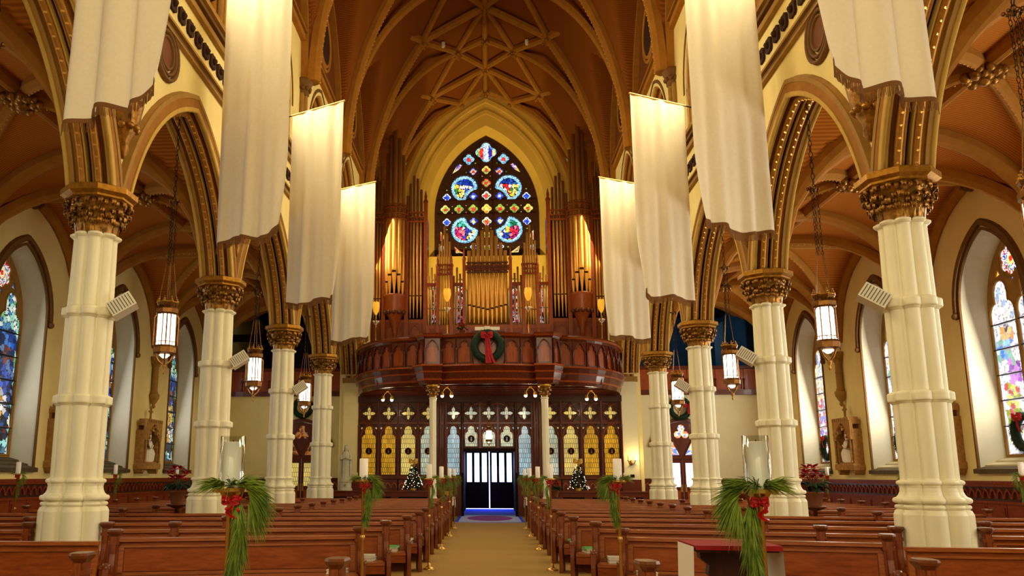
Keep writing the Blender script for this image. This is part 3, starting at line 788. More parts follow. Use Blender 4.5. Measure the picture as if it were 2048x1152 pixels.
# ================================================================== facade wall with the great window
def facade():
    f = fY(YW); wa = MB()
    prof = [(x, barz(x)+.3) for x in [-5.5+11*i/40 for i in range(41)]]
    wa.plate([(-5.6, 0), (5.6, 0), (5.6, 12.8)]+prof[::-1]+[(-5.6, 12.8)], [archloop(3.05, 12.75, 15.2, 4.75, 12), archloop(1.25, 0.02, 1.6, 1.2, 4)], f, -.1, 0, back=False)
    hd = [(a, b) for a, b in zip(archloop(3.05, 12.75, 15.2, 4.75, 12), archloop(2.74, 12.9, 15.2, 4.36, 12))]
    wa.rings([[f(u, v, 0) for (u, v), _ in hd], [f(u, v, -.55) for _, (u, v) in hd]], cap=False, smooth=False)
    for lw, d in ((3.55, .05), (3.95, .1)):
        wa.sweep([f(u, v+15.2, 0) for u, v in parch(lw, lw*1.56, 14)], [(-d, -.10), (.02, -.10), (.02, .10), (-d, .10)], (0, 1, 0))
    o = struct(wa.build('wall_back', 'wall_gold'), 'golden cream end wall around the great window')
    w = struct(empty('window_20'), 'great pointed stained glass window with four large petal lights around a cross')
    g = fY(YW+.55)
    def U(x): return (x-497)*.00633
    def Zz(y): return 12.94+(1090-y)*.0067
    holes = []; panes = []
    def addp(loop, colfn, step): holes.append(loop); panes.append((loop, colfn, step))
    def both(loopfn, colfn, step):
        for s in (-1, 1): addp([(s*u, v) for u, v in loopfn][::(1 if s > 0 else -1)], (lambda u, v, d, s=s: colfn(s*u, v, d)), step)
    def quat(cx, cy, r, cin, cout, mid):
        c = (U(cx), Zz(cy)); R = r*.0066
        def cf(u, v, d):
            q = hypot(u-c[0], v-c[1])
            if q < R*.4: return pick(*cin)
            if d < R*.22: return pick(*mid)
            return pick(*cout)
        return foil(4, R*.52, R*.5, c[0], c[1], 9), cf, .06
    GR = ((110, 190, 70), (70, 150, 60), (190, 220, 90)); RD = ((214, 40, 50), (240, 90, 80), (180, 20, 40)); BL = ((40, 70, 220), (70, 110, 240), (20, 40, 170)); GD = ((250, 210, 80), (255, 235, 160)); WH = ((235, 245, 255), (200, 225, 250)); CY = ((150, 215, 235), (190, 235, 245), (110, 180, 215), (60, 140, 200))
    for x, y, r, a, b, m in ((497, 388, 36, RD, GR, GD), (497, 497, 38, RD, GR, RD), (497, 602, 38, RD, GR+RD, WH), (497, 711, 40, GD, ((250, 160, 40), (255, 190, 70), (230, 120, 30)), GD),
                             (497, 816, 38, RD, GR+RD, WH), (497, 925, 36, RD, GR, GD), (497, 1030, 34, GD, GR, WH)): addp(*quat(x, y, r, a, b, m))
    for x, y, r, a, b, m in ((387, 400, 32, RD, GD, BL), (387, 607, 32, WH, BL, BL), (163, 612, 33, BL, BL, WH), (150, 712, 37, RD, GR, GD), (265, 711, 38, RD, RD+GR, GR), (384, 711, 38, RD, RD+GR, GR),
                             (163, 818, 33, BL, BL, WH), (387, 812, 32, GD, WH+BL, BL), (388, 1022, 30, BL, BL, WH), (122, 1030, 26, CY, CY, WH), (350, 297, 46, RD, CY, CY)):
        lp, cf, st = quat(x, y, r, a, b, m); both(lp, cf, st)
    def petal(flip):
        out = []; c0 = (312, 540); bt = (434, 662); R0 = 112; R1 = 112
        for i in range(64):
            t = 2*pi*i/64; p = (c0[0]+R0*cos(t)*1.02, c0[1]+R0*sin(t)*.98)
            out.append(p)
        res = []
        for p in out:
            d = hypot(p[0]-bt[0], p[1]-bt[1])
            if d < R1:
                k = R1/d; p = (bt[0]+(p[0]-bt[0])*k, bt[1]+(p[1]-bt[1])*k)
                if hypot(p[0]-c0[0], p[1]-c0[1]) > R0*1.02: continue
            res.append(p)
        # order along the bite is handled by walking the arc between its two tips
        arc = []
        full = []
        for i in range(64):
            t = 2*pi*i/64; p = (c0[0]+R0*cos(t)*1.02, c0[1]+R0*sin(t)*.98); full.append((p, hypot(p[0]-bt[0], p[1]-bt[1]) < R1))
        st = next(i for i in range(64) if full[i-1][1] and not full[i][1])
        keep = []
        i = st
        while not full[i % 64][1]: keep.append(full[i % 64][0]); i += 1
        a, b = keep[-1], keep[0]; ta = atan2(a[1]-bt[1], a[0]-bt[0]); tb = atan2(b[1]-bt[1], b[0]-bt[0])
        dlt = (tb-ta+pi) % (2*pi)-pi
        keep += [(bt[0]+R1*cos(ta+dlt*j/10), bt[1]+R1*sin(ta+dlt*j/10)) for j in range(1, 10)]
        if flip: keep = [(x, 1424-y) for x, y in keep][::-1]
        return [(U(x), Zz(y)) for x, y in keep]
    def pcol(cz, pal):
        def cf(u, v, d):
            if d < .19: return pick(*CY) if d > .03 else C(20, 60, 110)
            du = u-U(312); dv = v-cz
            if dv > .22: return pick((30, 60, 190), (40, 90, 210), (20, 50, 150)) if pal % 2 == 0 else pick((20, 110, 70), (40, 150, 120), (90, 190, 200))
            if abs(du+.05) < .10 and dv > .02: return pick((250, 245, 235), (235, 225, 250))
            if du < -.02: return pick((240, 210, 70), (250, 230, 140), (60, 130, 70)) if pal < 2 else pick((220, 40, 80), (160, 30, 120), (240, 120, 150))
            return pick((210, 40, 50), (245, 240, 235), (60, 80, 210)) if pal < 2 else pick((245, 200, 70), (60, 60, 190), (240, 235, 225), (40, 70, 180))
        return cf
    both(petal(False), pcol(Zz(540), 0), .055); both(petal(True), pcol(Zz(884), 3), .055)
    # top trefoil
    top = foil(4, .30, .27, 0, Zz(240), 7)
    def tcol(u, v, d):
        dv = v-Zz(240)
        if d < .06: return pick(*CY)
        if abs(u) < .14: return pick((250, 250, 250), (220, 240, 255), (180, 220, 240), (90, 150, 210))
        if u < 0: return pick(*RD) if u > -.34 else pick(*GR)
        return pick((40, 50, 190), (60, 40, 160)) if u < .34 else pick(*GD)
    addp(top, tcol, .08)
    both([(U(x), Zz(y)) for x, y in ((296, 345), (272, 333), (246, 352), (206, 418), (262, 388))], lambda u, v, d: pick(*GD) if v < Zz(385) else pick((220, 230, 250), (70, 90, 200), (230, 120, 130)), .07)
    both([(U(x), Zz(y)) for x, y in ((110, 890), (108, 975), (155, 945))], lambda u, v, d: pick(*GD, (250, 245, 230), (200, 60, 50)), .07)
    both([(U(x), Zz(y)) for x, y in ((225, 1015), (238, 1072), (308, 1074))], lambda u, v, d: pick(*GD, (200, 60, 50), (60, 150, 90)), .07)
    for x, y in ((167, 552), (167, 878), (325, 1026), (410, 330), (332, 405)):
        both([(U(x)-.05, Zz(y)+.05), (U(x)-.05, Zz(y)-.05), (U(x)+.07, Zz(y))], lambda u, v, d: pick(*GR), .08)
    for x, y in ((466, 440), (466, 549), (466, 872), (328, 682), (212, 688), (328, 738), (212, 742)):
        both([(U(x)-.04, Zz(y)+.045), (U(x)-.04, Zz(y)-.045), (U(x)+.05, Zz(y))], lambda u, v, d: pick((230, 170, 90), (250, 210, 150)), .08)
    # plate in eight sectors would leave seams: one plate with all the lights cut out
    MB().plate(archloop(2.76, 12.88, 15.2, 4.38, 14), holes, g, -.08, .06).build('tracery', 'tracery_brown', w)
    for lp, cf, st in panes: (glass_pane(lp, cf, g, -.03, st, piece=.17, bd=.18) if st == .055 else glass_pane(lp, cf, g, -.03, st)).build('pane', 'glass_facade', w)
    b = MB()
    for x in (-.33, .33): b.box(x-.03, x+.03, YW+.44, YW+.50, 12.95, Zz(330))
    for z in (Zz(645), Zz(757)): b.box(-2.6, 2.6, YW+.44, YW+.50, z-.03, z+.03)
    b.build('cross_frame', 'wood_dark', w)
    for x, y, r in ((497, 240, .6), (350, 297, .36)):
        for s in ((1,) if x == 497 else (-1, 1)): MB().tube([g(s*U(x)+u, Zz(y)+v, .07) for u, v in circ(r, 0, 0, 20)], .03, 5, loop=True).build('tracery_ring', 'wood_dark', w)
    # two small lancets low in the wall behind the organ, either side of the middle pipes
    for s in (-1, 1):
        for cx in (1.40, 2.68):
            lp = lancet(.22, 9.2, 10.7, 11.35, s*cx)
            glass_pane(lp, lambda u, v, d: pick((235, 235, 250), (150, 160, 220), (60, 40, 60), (190, 60, 80), (30, 30, 40)), fY(YW), .06, .12).build('light', 'glass_screen', w)
            MB().tube([fY(YW)(u, v, .06) for u, v in inset(lp, -.08)], .07, 6, loop=True).build('light_surround', 'wall_white', w)
    return o
facade()
# ================================================================== aisle end walls, side doors, end galleries
def end_wall(s):
    YE = 35.0; c = s*7.85; f = fY(YE); nm = 'wall_end_left' if s < 0 else 'wall_end_right'
    o = struct(MB().plate([(min(s*5.9, s*12), 0), (max(s*5.9, s*12), 0), (max(s*5.9, s*12), 4.88), (min(s*5.9, s*12), 4.88)], [archloop(1.24, .0, 2.75, 1.05, 10, .2, c)], f, -.5, 0).build(nm, 'wall_white' if s > 0 else 'wall'), 'pale end wall of the aisle with a pointed doorway')
    # gallery front above
    gal = struct(empty('trim_30' if s < 0 else 'trim_31'), 'wood gallery front at the end of the aisle')
    xa, xb = sorted((s*5.9, s*11.6))
    MB().box(xa, xb, YE-.14, YE+.1, 4.86, 5.06).build('beam', 'wood_red', gal)
    MB().box(xa, xb, YE-.10, YE+.1, 5.92, 6.05).build('rail', 'wood_red', gal)
    MB().box(xa, xb, YE, YE+.08, 5.06, 5.92).build('panel_ground', 'wood_panel', gal)
    n = 5; w_ = (xb-xa)/n
    for i in range(n):
        cx = xa+(i+.5)*w_
        MB().plate([(cx-w_/2+.01, 5.07), (cx+w_/2-.01, 5.07), (cx+w_/2-.01, 5.91), (cx-w_/2+.01, 5.91)], [archloop(w_/2-.09, 5.10, 5.45, .38, 6, 0, cx)], f, 0, .07, back=False).build('arched_panel', 'wood_panel', gal)
    for i in range(n+1):
        cx = xa+i*w_; MB().lathe([(.03, 5.06), (.045, 5.1), (.025, 5.16), (.025, 5.42), (.05, 5.48), (.05, 5.52)], 8, (cx, YE-.12, 0)).build('colonnette', 'wood_red', gal)
    MB().box(xa, xb, YE, 41.8, 5.0, 5.1).build('floor_slab', 'wood_dark', gal)
    MB().box(xa, xb, 41.6, 41.8, 5.1, 9.6).build('back_panel', 'blue_lit_wall' if s > 0 else 'wood_dark', gal)
    MB().box(*sorted((s*11.5, s*11.7)), YE, 41.8, 0, 9.6).build('side_panel', 'wall' if s < 0 else 'blue_lit_wall', gal); MB().box(*sorted((s*5.9, s*5.95)), YE+.2, 41.8, 5.1, 9.6).build('side_panel', 'wall', gal)
    MB().box(xa, xb, YE+.2, 41.8, 9.3, 9.4).build('roof_slab', 'wood_black', gal)
    if s > 0:
        MB().box(10.2, 10.35, YE+1.5, 38, 5.1, 8.2).build('partition', 'blue_lit_wall', gal); point('gallery_lamp', (8.8, 38.5, 7.6), 45, (.55, .8, 1), .3)
    else:
        MB().box(-9.6, -9.4, YE+.8, YE+1.2, 5.1, 9.2).build('post', 'wood_black', gal); MB().box(xa, xb, YE+.9, YE+1.1, 7.4, 7.7).build('tie_beam', 'wood_black', gal)
    # double door
    d = struct(empty('door_2' if s < 0 else 'door_3', (c, YE+.12, 0)), 'arched double door with glazed leaves and traceried fanlight')
    fd = lambda u, v, w: (u, -w, v)
    fan = [l for l in (foil(3, .17, .15, 0, 3.33, 6),)]+[[(sg*u, v) for u, v in ((.12, 2.42), (1.02, 2.42), (1.02, 2.75), (.78, 3.05), (.52, 3.12), (.2, 2.7))][::sg] for sg in (-1, 1)]
    MB().plate(archloop(1.22, 2.32, 2.75, 1.02, 10, .2), fan, fd, -.03, .05).build('fanlight_frame', 'wood_red', d)
    for lp in fan:
        glass_pane(lp, (lambda u, v, dd: pick((250, 190, 120), (255, 235, 200), (90, 130, 220), (230, 120, 90))) if s > 0 else (lambda u, v, dd: pick((200, 110, 40), (120, 60, 20), (170, 120, 70), (60, 40, 30))), fd, 0, .12).build('pane', 'glass_right' if s > 0 else 'glass_screen', d)
    for sg in (-1, 1):
        m = MB().tube([fd(sg*u, v, .06) for u, v in ((.06, 2.38), (.3, 2.85), (.5, 3.2), (.62, 3.32))], .035, 6); m.build('tracery_bar', 'wood_red', d)
        MB().box(sg*1.14-.08, sg*1.14+.08, -.1, .1, 0, 2.75).build('jamb', 'wood_red', d)
        lf = empty('leaf', (sg*.53, 0, 0), parent=d)
        MB().plate([(-.52, .02), (.52, .02), (.52, 2.26), (-.52, 2.26)], [[(-.42, 1.15), (-.05, 1.15), (-.05, 2.1), (-.42, 2.1)], [(.05, 1.15), (.42, 1.15), (.42, 2.1), (.05, 2.1)]], fd, -.03, .03).build('leaf_frame', 'wood_red', lf)
        for q in (-.235, .235):
            MB().box(q-.185, q+.185, -.005, .005, 1.15, 2.1).build('pane', 'daylight_pane' if s > 0 else 'lead_gold', lf)
            MB().box(q-.16, q+.16, -.045, -.03, .65, 1.0).build('door_panel', 'wood_panel', lf); MB().box(q-.16, q+.16, -.045, -.03, .15, .55).build('door_panel', 'wood_panel', lf)
        MB().box(-sg*.44-.04, -sg*.44+.04, -.05, -.03, .95, 1.25).build('push_plate', 'brass', lf)
    MB().box(-1.22, 1.22, -.08, .06, 2.26, 2.36).build('transom', 'wood_red', d)
    m = MB().sweep([(u, .0-.14, 2.75+v) for u, v in parch(1.30, 1.12, 10, .2)], [(-.05, -.07), (.05, -.07), (.05, .07), (-.05, .07)], (0, 1, 0)); m.build('arch_frame', 'wood_red', d)
    # dado
    for x0, x1 in ((min(s*5.95, c-s*1.3), max(s*5.95, c-s*1.3)), (min(s*11.5, c+s*1.3), max(s*11.5, c+s*1.3))):
        t = struct(empty('trim_%d' % (40+int(x0*3)), (0, 0, 0)), 'carved wood dado beside the side door')
        MB().box(x0, x1, YE-.06, YE, 0, 1.40).build('board', 'wood_red', t); MB().box(x0, x1, YE-.10, YE, 1.40, 1.48).build('rail', 'wood_red', t)
        y = x0+.15; fr = MB()
        while y < x1-.1: fr.sweep([(y+u, YE-.075, 1.1+v) for u, v in parch(.11, .2, 3)], [(-.02, -.02), (.02, -.02), (.02, .02), (-.02, .02)], (0, 1, 0)); y += .27
        fr.build('frieze_arches', 'wood_panel', t)
    # white pier at the end of the arcade
    p = struct(empty('trim_%d' % (60 if s < 0 else 61), (s*5.58, 34.3, 0)), 'white pier closing the arcade')
    MB().box(-.32, .32, -.45, .7, 0, 5.3).build('shaft', 'wall_white' if s > 0 else 'wall', p)
    MB().box(-.38, .38, -.52, .7, 5.3, 5.5).build('cap', 'stone', p); MB().box(-.36, .36, -.5, .7, 0, 1.44).build('dado', 'wood_red', p)
    m = MB()
    for i, (dx, dy) in enumerate(((-.2, -.3), (0, -.36), (.2, -.3), (.28, -.1), (-.28, -.1))): m.lathe([(.08, 5.5), (.08, 10.2)], 8, (dx, dy, 0))
    m.build('cluster', 'moulding', p)
for s in (-1, 1): end_wall(s)
# ================================================================== narthex screen under the gallery
def qstar(cx, cz, R):
    out = []
    for k in range(4):
        a = pi/2*k+pi/2
        for d, r in ((-.785, .26), (-.60, .44), (-.40, .64), (-.22, .80), (0, 1.0), (.22, .80), (.40, .64), (.60, .44)): out.append((cx+R*r*cos(a+d), cz+R*r*sin(a+d)))
    return out
def screen():
    YS = 34.0; f = fY(YS)
    sc = struct(empty('wall_screen'), 'carved dark wood screen with leaded lancets and quatrefoils')
    zt = 4.72
    def bay(c, hw, z0, amb, med, door=False):
        a = hw-.115
        hol = [lancet(a, z0, z0+.55*(3.55-z0) if door else 3.02, 3.55, c), qstar(c, 4.06, .265)]
        tri = [[(c-hw+.07, 3.50), (c-hw+.17, 3.50), (c-hw+.09, 3.40)], [(c+hw-.07, 3.50), (c+hw-.09, 3.40), (c+hw-.17, 3.50)]]
        zb = 1.5 if not door else 2.6
        b = empty('bay', parent=sc)
        MB().plate([(c-hw, zb), (c+hw, zb), (c+hw, zt), (c-hw, zt)], hol+tri, f, -.05, .05, back=True).build('tracery_board', 'wood_dark', b)
        m = MB()
        for lp in hol: m.tube([f(u, v, .05) for u, v in inset(lp, -.025)], .022, 5, loop=True)
        m.tube([f(c+u, 3.0+v, .06) for u, v in parch(hw-.03, .72, 6)], .028, 5)
        m.tube([f(c+u, 4.06+v, .06) for u, v in ((0, .42), (hw-.06, 0), (0, -.42), (-(hw-.06), 0))], .028, 5, loop=True)
        m.build('tracery_rolls', 'wood_red', b)
        m = MB()  # thin brighter rolls added as painted highlights along the carved tracery
        m.tube([f(c+u, 3.02+v, .075) for u, v in parch(hw-.075, .64, 6)], .016, 5)
        for sg in (-1, 1):
            m.tube([f(c+sg*u, v, .06) for u, v in ((hw-.03, 3.05), (hw-.10, 3.32), (.10, 3.58), (0, 3.62))], .016, 5)
            m.tube([f(c+sg*u, v, .06) for u, v in ((hw-.05, 4.45), (.16, 4.42), (0, 4.34))], .016, 5); m.tube([f(c+sg*u, v, .06) for u, v in ((hw-.05, 3.72), (.16, 3.74), (0, 3.80))], .016, 5)
        m.build('tracery_highlights', 'gallery_panel', b)
        MB().prism(hol[0], f, -.03, -.02).build('lancet_pane', amb, b)
        MB().prism(hol[1], f, -.03, -.02).build('quatrefoil_pane', 'lead_pale' if abs(c) < 1.9 else 'lead_gold', b)
        for t in tri: MB().prism(t, f, -.03, -.02).build('spandrel_pane', 'lead_blue' if abs(c) < 1.9 else 'lead_gold', b)
        if med:
            z = z0+.30 if door else 2.55
            MB().prism(circ(.13, c, z, 14), f, -.02, .0).build('medallion', 'wood_black', b)
            MB().tube([f(u, v, .0) for u, v in circ(.13, c, z, 14)], .015, 5, loop=True).build('medallion_ring', 'gilt_dark', b)
            m = MB(); m.ball(f(c, z+.04, .0), .04, 6, 4); m.ball(f(c, z-.04, .0), .055, 6, 4, (.8, .3, 1)); m.build('medallion_figure', 'rug' if door else 'gilt_dark', b)
    for s in (-1, 1):
        for i, am in enumerate(('lead_pale', 'lead_gold', 'lead_amber', 'lead_amber')):
            bay(s*(2.46+.80*i), .40, 1.62, am, True)
    for i in range(-2, 3):
        bay(i*.714, .357, 1.62 if abs(i) == 2 else 2.74, 'lead_blue' if abs(i) == 2 else 'lead_pale', abs(i) == 1, abs(i) < 2)
    # mullion posts, rails, dado
    for s in (-1, 1):
        for x in (1.07, 1.785, 1.99, 2.86, 3.66, 4.46, 5.26):
            thick = .09 if x in (1.785, 1.99) else .05
            MB().box(s*x-thick, s*x+thick, YS-.14, YS+.1, 0 if x < 2 else 1.5, zt).build('mullion', 'wood_red' if x > 1.1 else 'wood_black', sc)
            m = MB().lathe([(.035, 1.7), (.035, 3.5), (.05, 3.55), (.03, 3.6), (.03, 4.6)], 6, (s*x, YS-.16, 0)); m.build('mullion_shaft', 'wood_red', sc)
        MB().box(min(s*2, s*5.3), max(s*2, s*5.3), YS-.10, YS+.1, 1.45, 1.58).build('sill_rail', 'wood_red', sc)
        for i in range(4):
            c = s*(2.46+.8*i); MB().box(c-.37, c+.37, YS-.05, YS+.08, 0, 1.42).build('dado_panel', 'wood_red', sc)
            m = MB()
            for j in range(3): m.sweep([(c-.25+.25*j+u, YS-.07, 1.1+v) for u, v in parch(.11, .2, 3)], [(-.02, -.02), (.02, -.02), (.02, .02), (-.02, .02)], (0, 1, 0))
            m.build('dado_arches', 'wood_panel', sc)
        c = s*1.43; MB().box(c-.33, c+.33, YS-.05, YS+.08, 0, 1.55).build('dado_panel', 'wood_red', sc)
    for i in (-1, 0, 1): MB().box(i*.714-.04+.357, i*.714+.04+.357, YS-.12, YS+.08, 2.6, zt).build('mullion', 'wood_red', sc) if i < 1 else None
    MB().box(-1.1, 1.1, YS-.14, YS+.1, 2.53, 2.66).build('lintel', 'wood_black', sc)
    MB().box(-5.3, 5.3, YS-.13, YS+.1, 3.62, 3.70).build('mid_rail', 'wood_red', sc)
    MB().box(-5.3, 5.3, YS-.2, YS+.1, 4.50, 4.75).build('top_beam', 'wood_dark', sc)
    # narthex passage and street door
    MB().box(-1.32, -1.14, YS+.2, 41.5, 0, 2.9).build('passage_side', 'wood_black', sc); MB().box(1.14, 1.32, YS+.2, 41.5, 0, 2.9).build('passage_side', 'wood_black', sc)
    MB().box(-1.3, 1.3, YS+.2, 41.5, 2.85, 2.95).build('passage_top', 'wood_black', sc)
    d = struct(empty('door_1', (0, 41.3, 0)), 'dark double street door with bright vertical glass slots')
    fd = lambda u, v, w: (u, -w, v)
    for s in (-1, 1):
        lf = empty('leaf', (s*.60, 0, 0), parent=d)
        sl = [[(q-.118, 1.28), (q+.118, 1.28), (q+.118, 2.66), (q-.118, 2.66)] for q in (-.36, .0, .36)]
        MB().plate([(-.575, .04), (.575, .04), (.575, 2.78), (-.575, 2.78)], sl, fd, -.03, .03).build('leaf_frame', 'wood_black', lf)
        for q in (-.36, 0, .36): MB().box(q-.118, q+.118, -.01, .0, 1.28, 2.66).build('pane', 'daylight_pane', lf)
        for q in (-.28, .28): MB().box(q-.2, q+.2, -.05, -.03, .2, 1.1).build('door_panel', 'wood_black', lf)
    MB().box(-.03, .03, .05, .07, 0, 2.76).build('daylight_gap', 'daylight_gap', d); MB().box(-1.17, 1.17, .05, .07, 0, .045).build('threshold_gap', 'daylight_gap', d)
    tag(MB().box(-1.12, 1.12, 35.2, 41.2, .002, .012).build('blue_carpet', 'rug_blue'), 'blue passage carpet, deepened with street door daylight put into its colour', 'carpet')
    r = thing('rug', 'pale blue grey rug with a purple oval medallion before the doorway', 'rug', (0, 32.4, 0))
    MB().box(-1.22, 1.22, -2.8, 2.75, .002, .015).build('rug_field', 'rug', r)
    b = MB()
    for x0, x1, y0, y1 in ((-1.22, 1.22, -2.8, -2.66), (-1.22, 1.22, 2.61, 2.75), (-1.22, -1.1, -2.66, 2.61), (1.1, 1.22, -2.66, 2.61)): b.box(x0, x1, y0, y1, .016, .018)
    b.build('rug_border', 'rug_blue', r)
    MB().prism([(.85*cos(t*pi/16), 1.9*sin(t*pi/16)) for t in range(32)], lambda u, v, w: (u, v, w), .016, .02).build('oval_medallion', 'rug_red', r)
    # light under the gallery
screen()
# ================================================================== gallery (balcony)
def gallery():
    G = thing('organ_gallery', 'bowed carved wood gallery front with pointed arch panels above the screen', 'balcony')
    # plan of the front: half outline from the middle to the end
    half = [(0, 28.7), (.55, 28.73), (1.1, 28.83), (1.62, 29.0), (1.66, 28.72), (2.20, 28.72), (2.42, 29.02), (2.42, 29.5)]
    half += [(2.42+2.72*sin(t*pi/2/12), 33.7-4.2*cos(t*pi/2/12)) for t in range(1, 13)]
    plan = [(-x, y) for x, y in half[::-1][:-1]]+half
    def band(z0, z1, out, m, name):
        def off(o):
            P = []
            n = len(plan)
            for i, (x, y) in enumerate(plan):
                a = plan[max(0, i-1)]; b = plan[min(n-1, i+1)]; tx, ty = b[0]-a[0], b[1]-a[1]; l = hypot(tx, ty)
                P.append((x+ty/l*o, y-tx/l*o))
            return P
        A = off(out[0]); B = off(out[1]); I = off(-.12)
        mb = MB(); mb.rings([[(x, y, z0) for x, y in I], [(x, y, z0) for x, y in A], [(x, y, z1) for x, y in B], [(x, y, z1) for x, y in I]], closed=False, cap=False, smooth=False)
        return mb.build(name, m, G)
    for z0, z1, o0, o1, m in ((4.70, 4.82, .0, .04, 'gallery_wood'), (4.82, 4.88, .06, .08, 'gallery_panel'), (4.88, 5.08, .07, .12, 'gallery_wood'), (5.08, 5.13, .15, .17, 'gallery_panel'), (5.13, 5.30, .14, .2, 'gallery_wood'), (5.30, 5.36, .24, .22, 'gallery_panel')):
        band(z0, z1, (o0, o1), m, 'cornice_band')
    band(5.36, 6.30, (.0, .0), 'wood_dark', 'parapet_ground')
    for z0, z1, o0, o1, m in ((6.25, 6.34, .06, .10, 'gallery_wood'), (6.34, 6.40, .14, .18, 'gallery_panel'), (6.40, 6.46, .2, .16, 'gallery_wood')):
        band(z0, z1, (o0, o1), m, 'handrail')
    # arched panels and colonnettes spaced along the front
    segs = []
    L = [0]
    for a, b in zip(plan[:-1], plan[1:]): L.append(L[-1]+hypot(b[0]-a[0], b[1]-a[1]))
    def at(l):
        l = max(0, min(L[-1]-1e-6, l))
        for i in range(len(L)-1):
            if L[i] <= l <= L[i+1]:
                t = (l-L[i])/(L[i+1]-L[i]); a, b = plan[i], plan[i+1]; tx, ty = b[0]-a[0], b[1]-a[1]; d = hypot(tx, ty)
                return a[0]+tx*t, a[1]+ty*t, ty/d, -tx/d
    def panel(l0, l1):
        c = (l0+l1)/2; hw = (l1-l0)/2
        def fn(u, v, w):
            x, y, nx, ny = at(c+u); return (x+nx*w, y+ny*w, v)
        hole = lancet(hw-.06, 5.44, 5.88, 6.20, 0, 4)
        MB().plate([(-hw, 5.37), (hw, 5.37), (hw, 6.27), (-hw, 6.27)], [hole], fn, 0, .07, back=False).build('arch_panel', 'gallery_wood', G)
        MB().prism([(-(hw-.05), 5.42), (hw-.05, 5.42), (hw-.05, 6.2), (-(hw-.05), 6.2)], fn, .005, .02).build('field_panel', 'gallery_panel', G)
        MB().tube([fn(u, v, .075) for u, v in parch_shift(hw-.045, 5.86, .36)], .022, 5).build('arch_roll', 'gallery_wood', G)
        x, y, nx, ny = at(l0)
        MB().lathe([(.045, 5.36), (.05, 5.44), (.028, 5.48), (.028, 5.82), (.045, 5.87), (.05, 5.93), (.03, 5.95)], 8, (x+nx*.1, y+ny*.1, 0)).build('colonnette', 'gallery_wood', G)
    def parch_shift(a, z, h): return [(u, z+v) for u, v in parch(a, h, 6)]
    n = len(half); Lm = L[len(half)-1]
    def lof(i): return L[len(half)-1+i]-Lm
    # straight runs: bow (0..3), prow front (4..5), prow side (5..6), side sweep (7..end)
    runs = [(0, lof(3), 3, True), (lof(4), lof(5), 1, False), (lof(5), lof(7), 2, False), (lof(7), L[-1]-Lm, 10, False)]
    for sgn in (-1, 1):
        for a, b, k, bow in runs:
            w = (b-a)/k
            for i in range(k):
                l0 = a+w*i; l1 = a+w*(i+1)
                if sgn > 0: panel(Lm+l0+.01, Lm+l1-.01)
                else: panel(Lm-l1+.01, Lm-l0-.01)
    # floor slab, soffit beams
    mb = MB(); pl = [p for p in plan]+[(5.2, 41.8), (-5.2, 41.8)]
    mb.prism(pl, lambda u, v, w: (u, v, w), 5.0, 5.1); mb.build('floor_slab', 'wood_dark', G)
    y = 29.4
    while y < 34:
        hw = 2.3 if y < 29.6 else 2.4+2.72*sqrt(max(0, 1-((33.7-y)/4.2)**2))
        MB().box(-min(hw, 5.2), min(hw, 5.2), y-.08, y+.08, 4.74, 5.0).build('soffit_beam', 'gallery_wood', G); y += .75
    for x in (-4, -2.9, -.95, .95, 2.9, 4): MB().box(x-.07, x+.07, 29.3 if abs(x) < 2 else 30.2, 34, 4.80, 5.0).build('soffit_joist', 'gallery_wood', G)
    return G
gallery()
